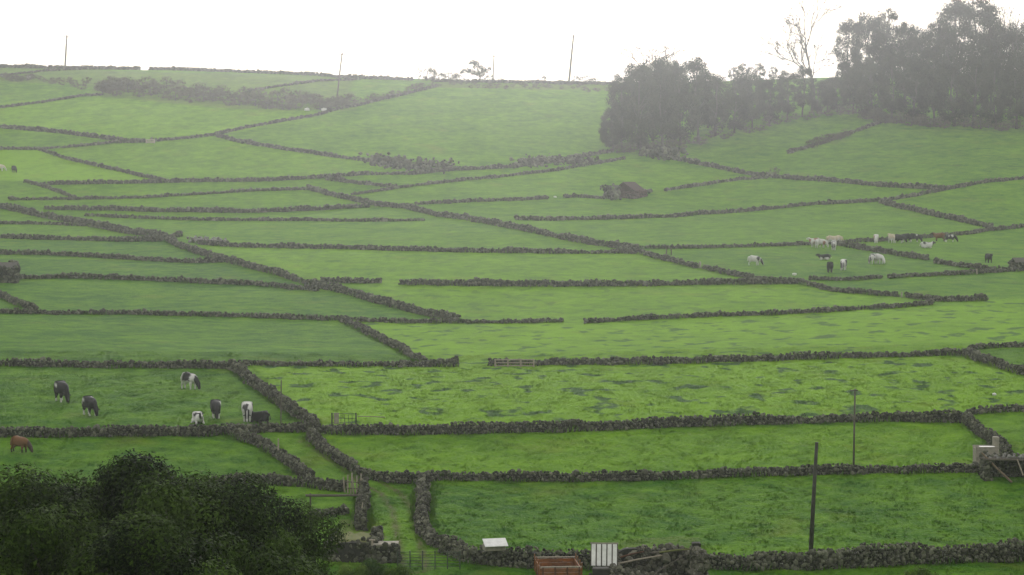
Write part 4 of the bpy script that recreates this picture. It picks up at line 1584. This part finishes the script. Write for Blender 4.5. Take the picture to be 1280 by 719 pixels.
for lab, px, py, s_ in (('bright green bush at the foot of the dark trees, beside the metal gate', 470, 729, .8),
                        ('small bright bush left of the metal gate at the bottom edge', 498, 733, .7),
                        ('yellow-green bush top poking up at the bottom edge, lower right', 1150, 742, .85),
                        ('low green bush right of the foreground trees', 441, 733, .75)):
    p = pix(px, py)
    plant('bright', int(px), p, s_ * 1.05, rng.uniform(0, 6), 'bush', lab, 'bush')

# ---- the wood on the right-hand hill: base x, base y, top y, variant
WOOD = [
    (778, 188, 92, 0), (800, 190, 78, 2), (826, 188, 72, 0), (850, 182, 76, 2), (872, 178, 74, 1), (895, 170, 92, 0), (918, 166, 90, 2), (940, 160, 92, 0), (962, 155, 96, 2),
    (985, 150, 88, 0), (1003, 146, 84, 1), (1022, 142, 100, 2), (1046, 140, 94, 2), (1066, 139, 84, 0),
    (1034, 137, 98, 0), (1056, 132, 78, 1), (766, 187, 132, 2), (758, 184, 150, 0), (790, 178, 82, 1), (815, 176, 74, 0), (845, 172, 78, 1), (885, 160, 84, 2), (925, 150, 98, 1), (955, 146, 98, 0),
    (1062, 128, 26, 1), (1085, 130, 16, 0), (1108, 132, 12, 3), (1130, 134, 30, 1), (1152, 136, 34, 0), (1174, 134, 16, 3), (1195, 136, 2, 1),
    (1216, 136, -6, 0), (1240, 137, 22, 3), (1262, 138, 30, 0), (1285, 138, 26, 1), (1312, 140, 16, 0),
    (1090, 148, 70, 2), (1116, 152, 66, 0), (1142, 154, 72, 2), (1168, 156, 60, 1), (1192, 158, 74, 2), (1218, 160, 62, 0), (1244, 161, 70, 2), (1270, 161, 64, 0), (1298, 162, 66, 2),
    (1098, 120, 40, 1), (1140, 122, 44, 2), (1182, 122, 36, 0), (1228, 122, 34, 2), (1272, 124, 44, 1),
]
ORD = ('first', 'second', 'third', 'fourth', 'fifth', 'sixth', 'seventh', 'eighth', 'ninth', 'tenth', 'eleventh', 'twelfth', 'thirteenth', 'fourteenth')
for i, (px, py, ty, var) in enumerate(WOOD):
    p = pix(px, py)
    H = (py - ty) * mpp(p)
    s_ = H / 10.0
    big = H > 15
    wd = s_ * rng.uniform(.85, 1.1) * (0.8 if big else 1.0)
    left = px < 1075
    lab = ('hazy dark tree in the dense lower wood left of the tall trees' if left and not big else
           'tall hazy tree with open crown in the wood at top right' if big else
           'bushy hazy tree along the front edge of the wood at top right')
    if i < 14:
        lab = 'hazy dark tree, %s from the left along the front of the lower wood' % ORD[i]
    elif 24 <= i < 35:
        lab = 'tall hazy tree against the sky, %s from the left in the upper wood' % ORD[i - 24]
    elif i == 35:
        lab = 'tall hazy tree just beyond the right edge of the photo'
    elif 36 <= i < 45:
        lab = 'bushy hazy tree, %s from the left along the foot of the tall wood' % ORD[i - 36]
    else:
        lab = lab.replace('dense', 'back of the dense') if left else 'hazy tree deep in the back of the tall wood at top right'
    if i >= 45:
        big = True
    grp = 'trees of the lower wood' if left and not big else ('tall trees of the upper wood' if big else 'front trees of the upper wood')
    plant('wood', var, p, (wd, wd, s_), rng.uniform(0, 6.28), 'broadleaf_tree', lab, 'tree', grp)

BARE = [bare_tree_mesh(10, 3, .13, .42, 5), bare_tree_mesh(10, 9, .12, .45, 5)]
for lab, px, py, ty, v in (('thin-leaved grey tree with forked branches at the left edge of the tall trees', 1014, 138, 12, 0),
                           ('thin-leaved twiggy tree top above the lower wood', 828, 178, 48, 1),
                           ('thin-leaved tree rising between the tall leafy trees at top right', 1142, 136, 22, 1),
                           ('thin-leaved tree near the right end of the tall wood', 1252, 138, 18, 0)):
    p = pix(px, py)
    s_ = (py - ty) * mpp(p) / 9.6
    root = empty('sparse_tree', tuple(p), rng.uniform(0, 6))
    root.scale = (s_, s_, s_)
    tag(root, lab, 'tree')
    obj('branches', BARE[v][0], root)
    obj('crown', BARE[v][1], root)

# ---- row of small round-topped trees on the ridge inside the wood
for k, px in enumerate((916, 928, 939, 950, 966)):
    p = pix(px, 112)
    plant('wood', 3, p, .52 + .08 * (k % 2), k * 1.3, 'broadleaf_tree', 'small round-topped tree in the row sticking up behind the lower wood', 'tree', 'row of small ridge trees')

# ---- skyline bushes
SKY = [(533, 101, 80, 'rounded bush at the left end of the skyline hedge', 1.1), (548, 102, 88, 'low skyline bush beside the rounded bush', 1.4),
       (561, 102, 88, 'low skyline bush left of the windswept tree', 1.5), (575, 102, 89, 'low skyline bush directly left of the windswept tree', 1.5),
       (612, 103, 92, 'low skyline bush at the foot of the short pole', 1.2), (626, 103, 96, 'tiny skyline bush right of the short pole', 1.0),
       (678, 104, 92, 'small lone bush on the bare skyline', .8), (720, 105, 92, 'small skyline bush at the foot of the tallest pole', .8),
       (732, 105, 92, 'wide skyline bush right of the tallest pole', 1.2), (745, 106, 95, 'low skyline bush before the wood', 1.0)]
for i, (px, py, ty, lab, wf) in enumerate(SKY):
    p = pix(px, py)
    H = (py - ty) * mpp(p)
    s_ = H / 1.95
    plant('shrub', i, p, (s_ * wf, s_ * wf, s_), i * 1.1, 'bush', lab, 'bush')
# windswept tree: leaning trunk and flat layered crown
wp = pix(597, 103)
wt = empty('windswept_tree', tuple(wp))
tag(wt, 'windswept tree with layered crown on the skyline', 'tree')
k_ = mpp(wp)
Lw = np.array([((px - 597) * k_, rng.uniform(-.6, .6), (103 - py) * k_, rr) for px, py, rr in
               [(592, 78, .75), (596, 80, .7), (588, 79, .5), (600, 84, .7), (604, 87, .7), (608, 89, .6), (580, 89, .6), (585, 88, .7), (590, 90, .8), (596, 91, .8), (602, 93, .8), (577, 91, .45), (612, 86, .5), (593, 84, .5)]])
Vw, qw, lw = leaf_cloud(Lw, 40, .26, .3, .35)
obj('crown', mesh_np('crown', Vw, qw, M['leaf_wood'], {'leafv': lw}), wt)
tm = MB().tube([(0.3, 0, -.3), (.6, 0, 1.2), (.2, 0, 2.6), (-.5, 0, 4.2)], [.22, .18, .13, .06], 7)
tm.tube([(.6, 0, 1.2), (-1, 0, 2.0), (-2.3, 0, 2.5)], [.12, .09, .05], 6).tube([(.4, 0, 1.8), (1.4, 0, 2.5)], [.1, .05], 6)
tm.build('trunk', M['bark'], wt)

# ---- hazy scrub belt on the left slope
def strip(n, line, lo, hi, label, group, kind='shrub', spread=2.0):
    for i in range(n):
        t = (i + rng.random()) / n * (len(line) - 1) * .999
        a = int(t)
        f_ = t - a
        px = line[a][0] * (1 - f_) + line[a + 1][0] * f_
        top = line[a][1] * (1 - f_) + line[a + 1][1] * f_
        bot = line[a][2] * (1 - f_) + line[a + 1][2] * f_
        p = pix(px, top + (bot - top) * rng.random())
        s_ = rng.uniform(lo, hi) / 1.9
        plant(kind, int(rng.integers(0, 3)), p, (s_ * rng.uniform(1.0, 1.6), s_ * rng.uniform(1, 1.4), s_), rng.uniform(0, 6.28), 'shrub', label, 'shrub', group)


strip(80, [(128, 112, 118), (150, 104, 121), (200, 109, 125), (260, 116, 131), (320, 122, 137), (380, 126, 139), (435, 128, 136)], 1.8, 3.4,
      'grey-brown shrub in the hazy scrub belt on the upper left slope', 'shrubs of the left scrub belt')
strip(22, [(0, 97, 101), (50, 99, 104), (110, 103, 114)], 1.0, 2.0, 'low hazy shrub on the bank at far left above the scrub belt', 'shrubs on the far left bank')
strip(22, [(430, 127, 133), (470, 123, 128), (510, 113, 118), (550, 106, 110)], .9, 1.8, 'low shrub along the wall climbing to the ridge', 'shrubs on the climbing wall')
strip(40, [(560, 104, 110), (640, 105, 112), (700, 106, 113), (772, 107, 118)], .7, 1.4, 'low dry shrub on the rough strip below the ridge', 'shrubs of the ridge strip')
strip(34, [(762, 180, 192), (800, 188, 194), (850, 180, 188), (900, 168, 176), (960, 156, 162), (1030, 142, 146), (1075, 140, 144)], 1.2, 2.6,
      'low shrub along the foot of the lower wood', 'shrubs at the foot of the lower wood')
strip(36, [(1080, 142, 150), (1110, 152, 156), (1180, 157, 161), (1290, 161, 166)], 1.6, 3.0,
      'low shrub along the foot of the tall wood', 'shrubs at the foot of the tall wood')
strip(12, [(1015, 182, 186), (1040, 174, 178), (1060, 168, 172)], 1.2, 2.4, 'dark shrub on the stone bank of the right hill field', 'shrubs on the stone bank')
strip(9, [(468, 199, 205), (510, 206, 210), (565, 210, 214)], .9, 2.0, 'low shrub among the tumbled stones of the upper middle slope', 'shrubs among the tumbled stones')
bp = pix(968, 221)
plant('shrub', 1, bp, (1.0, 1.0, 1.1), 0, 'bush', 'small dark bush on the heavy wall below the wooded hill', 'bush')

# ================================================================== grass standing in the fields and along the walls
def grass_blades(P, hgt, wid, name, label, per=3):
    n = len(P)
    k = n * per
    base = np.repeat(P, per, 0) + np.stack([rng.normal(0, .06, k), rng.normal(0, .06, k), np.zeros(k)], 1)
    a = rng.uniform(0, 2 * math.pi, k)
    hh = np.repeat(hgt, per) * rng.uniform(.6, 1.25, k)
    ww = wid * rng.uniform(.7, 1.4, k)
    dx, dy = np.cos(a), np.sin(a)
    ln = hh * rng.uniform(.1, .6, k)
    la = rng.uniform(0, 2 * math.pi, k)
    V = np.stack([base + np.stack([-dx * ww, -dy * ww, -.03 + 0 * dx], 1), base + np.stack([dx * ww, dy * ww, -.03 + 0 * dx], 1),
                  base + np.stack([np.cos(la) * ln, np.sin(la) * ln, hh], 1)], 1)
    t, tf = field_tint(base[:, 0], base[:, 1], base[:, 2])
    me = mesh_np(name, V.reshape(-1, 3), np.arange(k * 3).reshape(-1, 3), M['blade'], {'tint': np.repeat(t, 3), 'tuft': np.repeat(tf, 3)})
    o = obj(name, me)
    return tag(o, label, 'grass', None, 'stuff')


pts, hg = [], []
for P, base, h in WALL_LINES:
    far_ = P[0].y > 330
    t, x, y = resample(P, 0.45 if far_ else 0.16)
    for s in (-1, 1):
        n = len(t)
        tx, ty = np.gradient(x), np.gradient(y)
        L = np.hypot(tx, ty) + 1e-9
        off = s * (base / 2 + np.abs(rng.normal(0, .18, n)))
        X = x + ty / L * off
        Y = y - tx / L * off
        pts.append(np.stack([X, Y, Z(X, Y)], 1))
        clump = np.clip(np.sin(t * .8 + s * 3) * np.sin(t * .31 + P[0].x) * 2, 0, 1)
        hg.append(rng.uniform(.08, .24, n) * (1 + 1.3 * clump) * (1.5 if far_ else 1))
grass_blades(np.concatenate(pts), np.concatenate(hg), .035, 'verge_grass', 'longer grass growing along the feet of the stone walls', 4)
wl = []
for P, base, h in WALL_LINES:
    d_ = P[0].y
    t, x, y = resample(P, 0.25)
    m_ = int(t[-1] * (.55 if d_ < 330 else .3))
    k = rng.integers(0, len(t), m_)
    keep = np.sin(t[k] * .23 + P[0].x) + rng.normal(0, .5, m_) > .2
    k = k[keep]
    for i in k:
        rr = rng.uniform(.10, .24) * (1 if d_ < 250 else 1.25)
        X, Y = x[i] + rng.uniform(-.3, .3) * base, y[i] - rng.uniform(-.1, .6) * base
        wl.append((X, Y, gz(X, Y) + rng.choice([.1, .25, .6, .9]) * h, rr))
Vq, qq, lq = leaf_cloud(np.array(wl), 120, .11, .4, .4, rng, .3)
wo_ = obj('wall_weeds', mesh_np('wall_weeds', Vq, qq, M['leaf_weed'], {'leafv': lq}))
tag(wo_, 'small weeds and brambles growing out of the stone walls', 'weeds', None, 'stuff')
n = 76000
Yg = rng.uniform(119, 215, n)
Xg = rng.uniform(-.25, .25, n) * Yg
grass_blades(np.stack([Xg, Yg, Z(Xg, Yg)], 1), rng.uniform(.04, .11, n), .035, 'pasture_sward', 'short grazed grass of the nearer pastures', 3)

# ================================================================== the mist
zlo, zhi = GMIN - 1.0, 47.0
mb = MB().box((0, (GY0 + GY1) / 2, (zlo + zhi) / 2), (2 * GX + 60, GY1 - GY0 + 60, zhi - zlo))
hm = bpy.data.materials.new('mist')
hm.use_nodes = True
ht = hm.node_tree
ht.nodes.clear()
pv = ht.nodes.new('ShaderNodeVolumePrincipled')
pv.inputs['Color'].default_value = (0.915, 0.935, 0.96, 1)
pv.inputs['Density'].default_value = HAZE_DENSITY
pv.inputs['Anisotropy'].default_value = 0.87
ho = ht.nodes.new('ShaderNodeOutputMaterial')
ht.links.new(pv.outputs[0], ho.inputs['Volume'])
hz = mb.build('haze', hm)
tag(hz, 'even pale mist hanging over the whole hillside', 'mist', None, 'stuff')
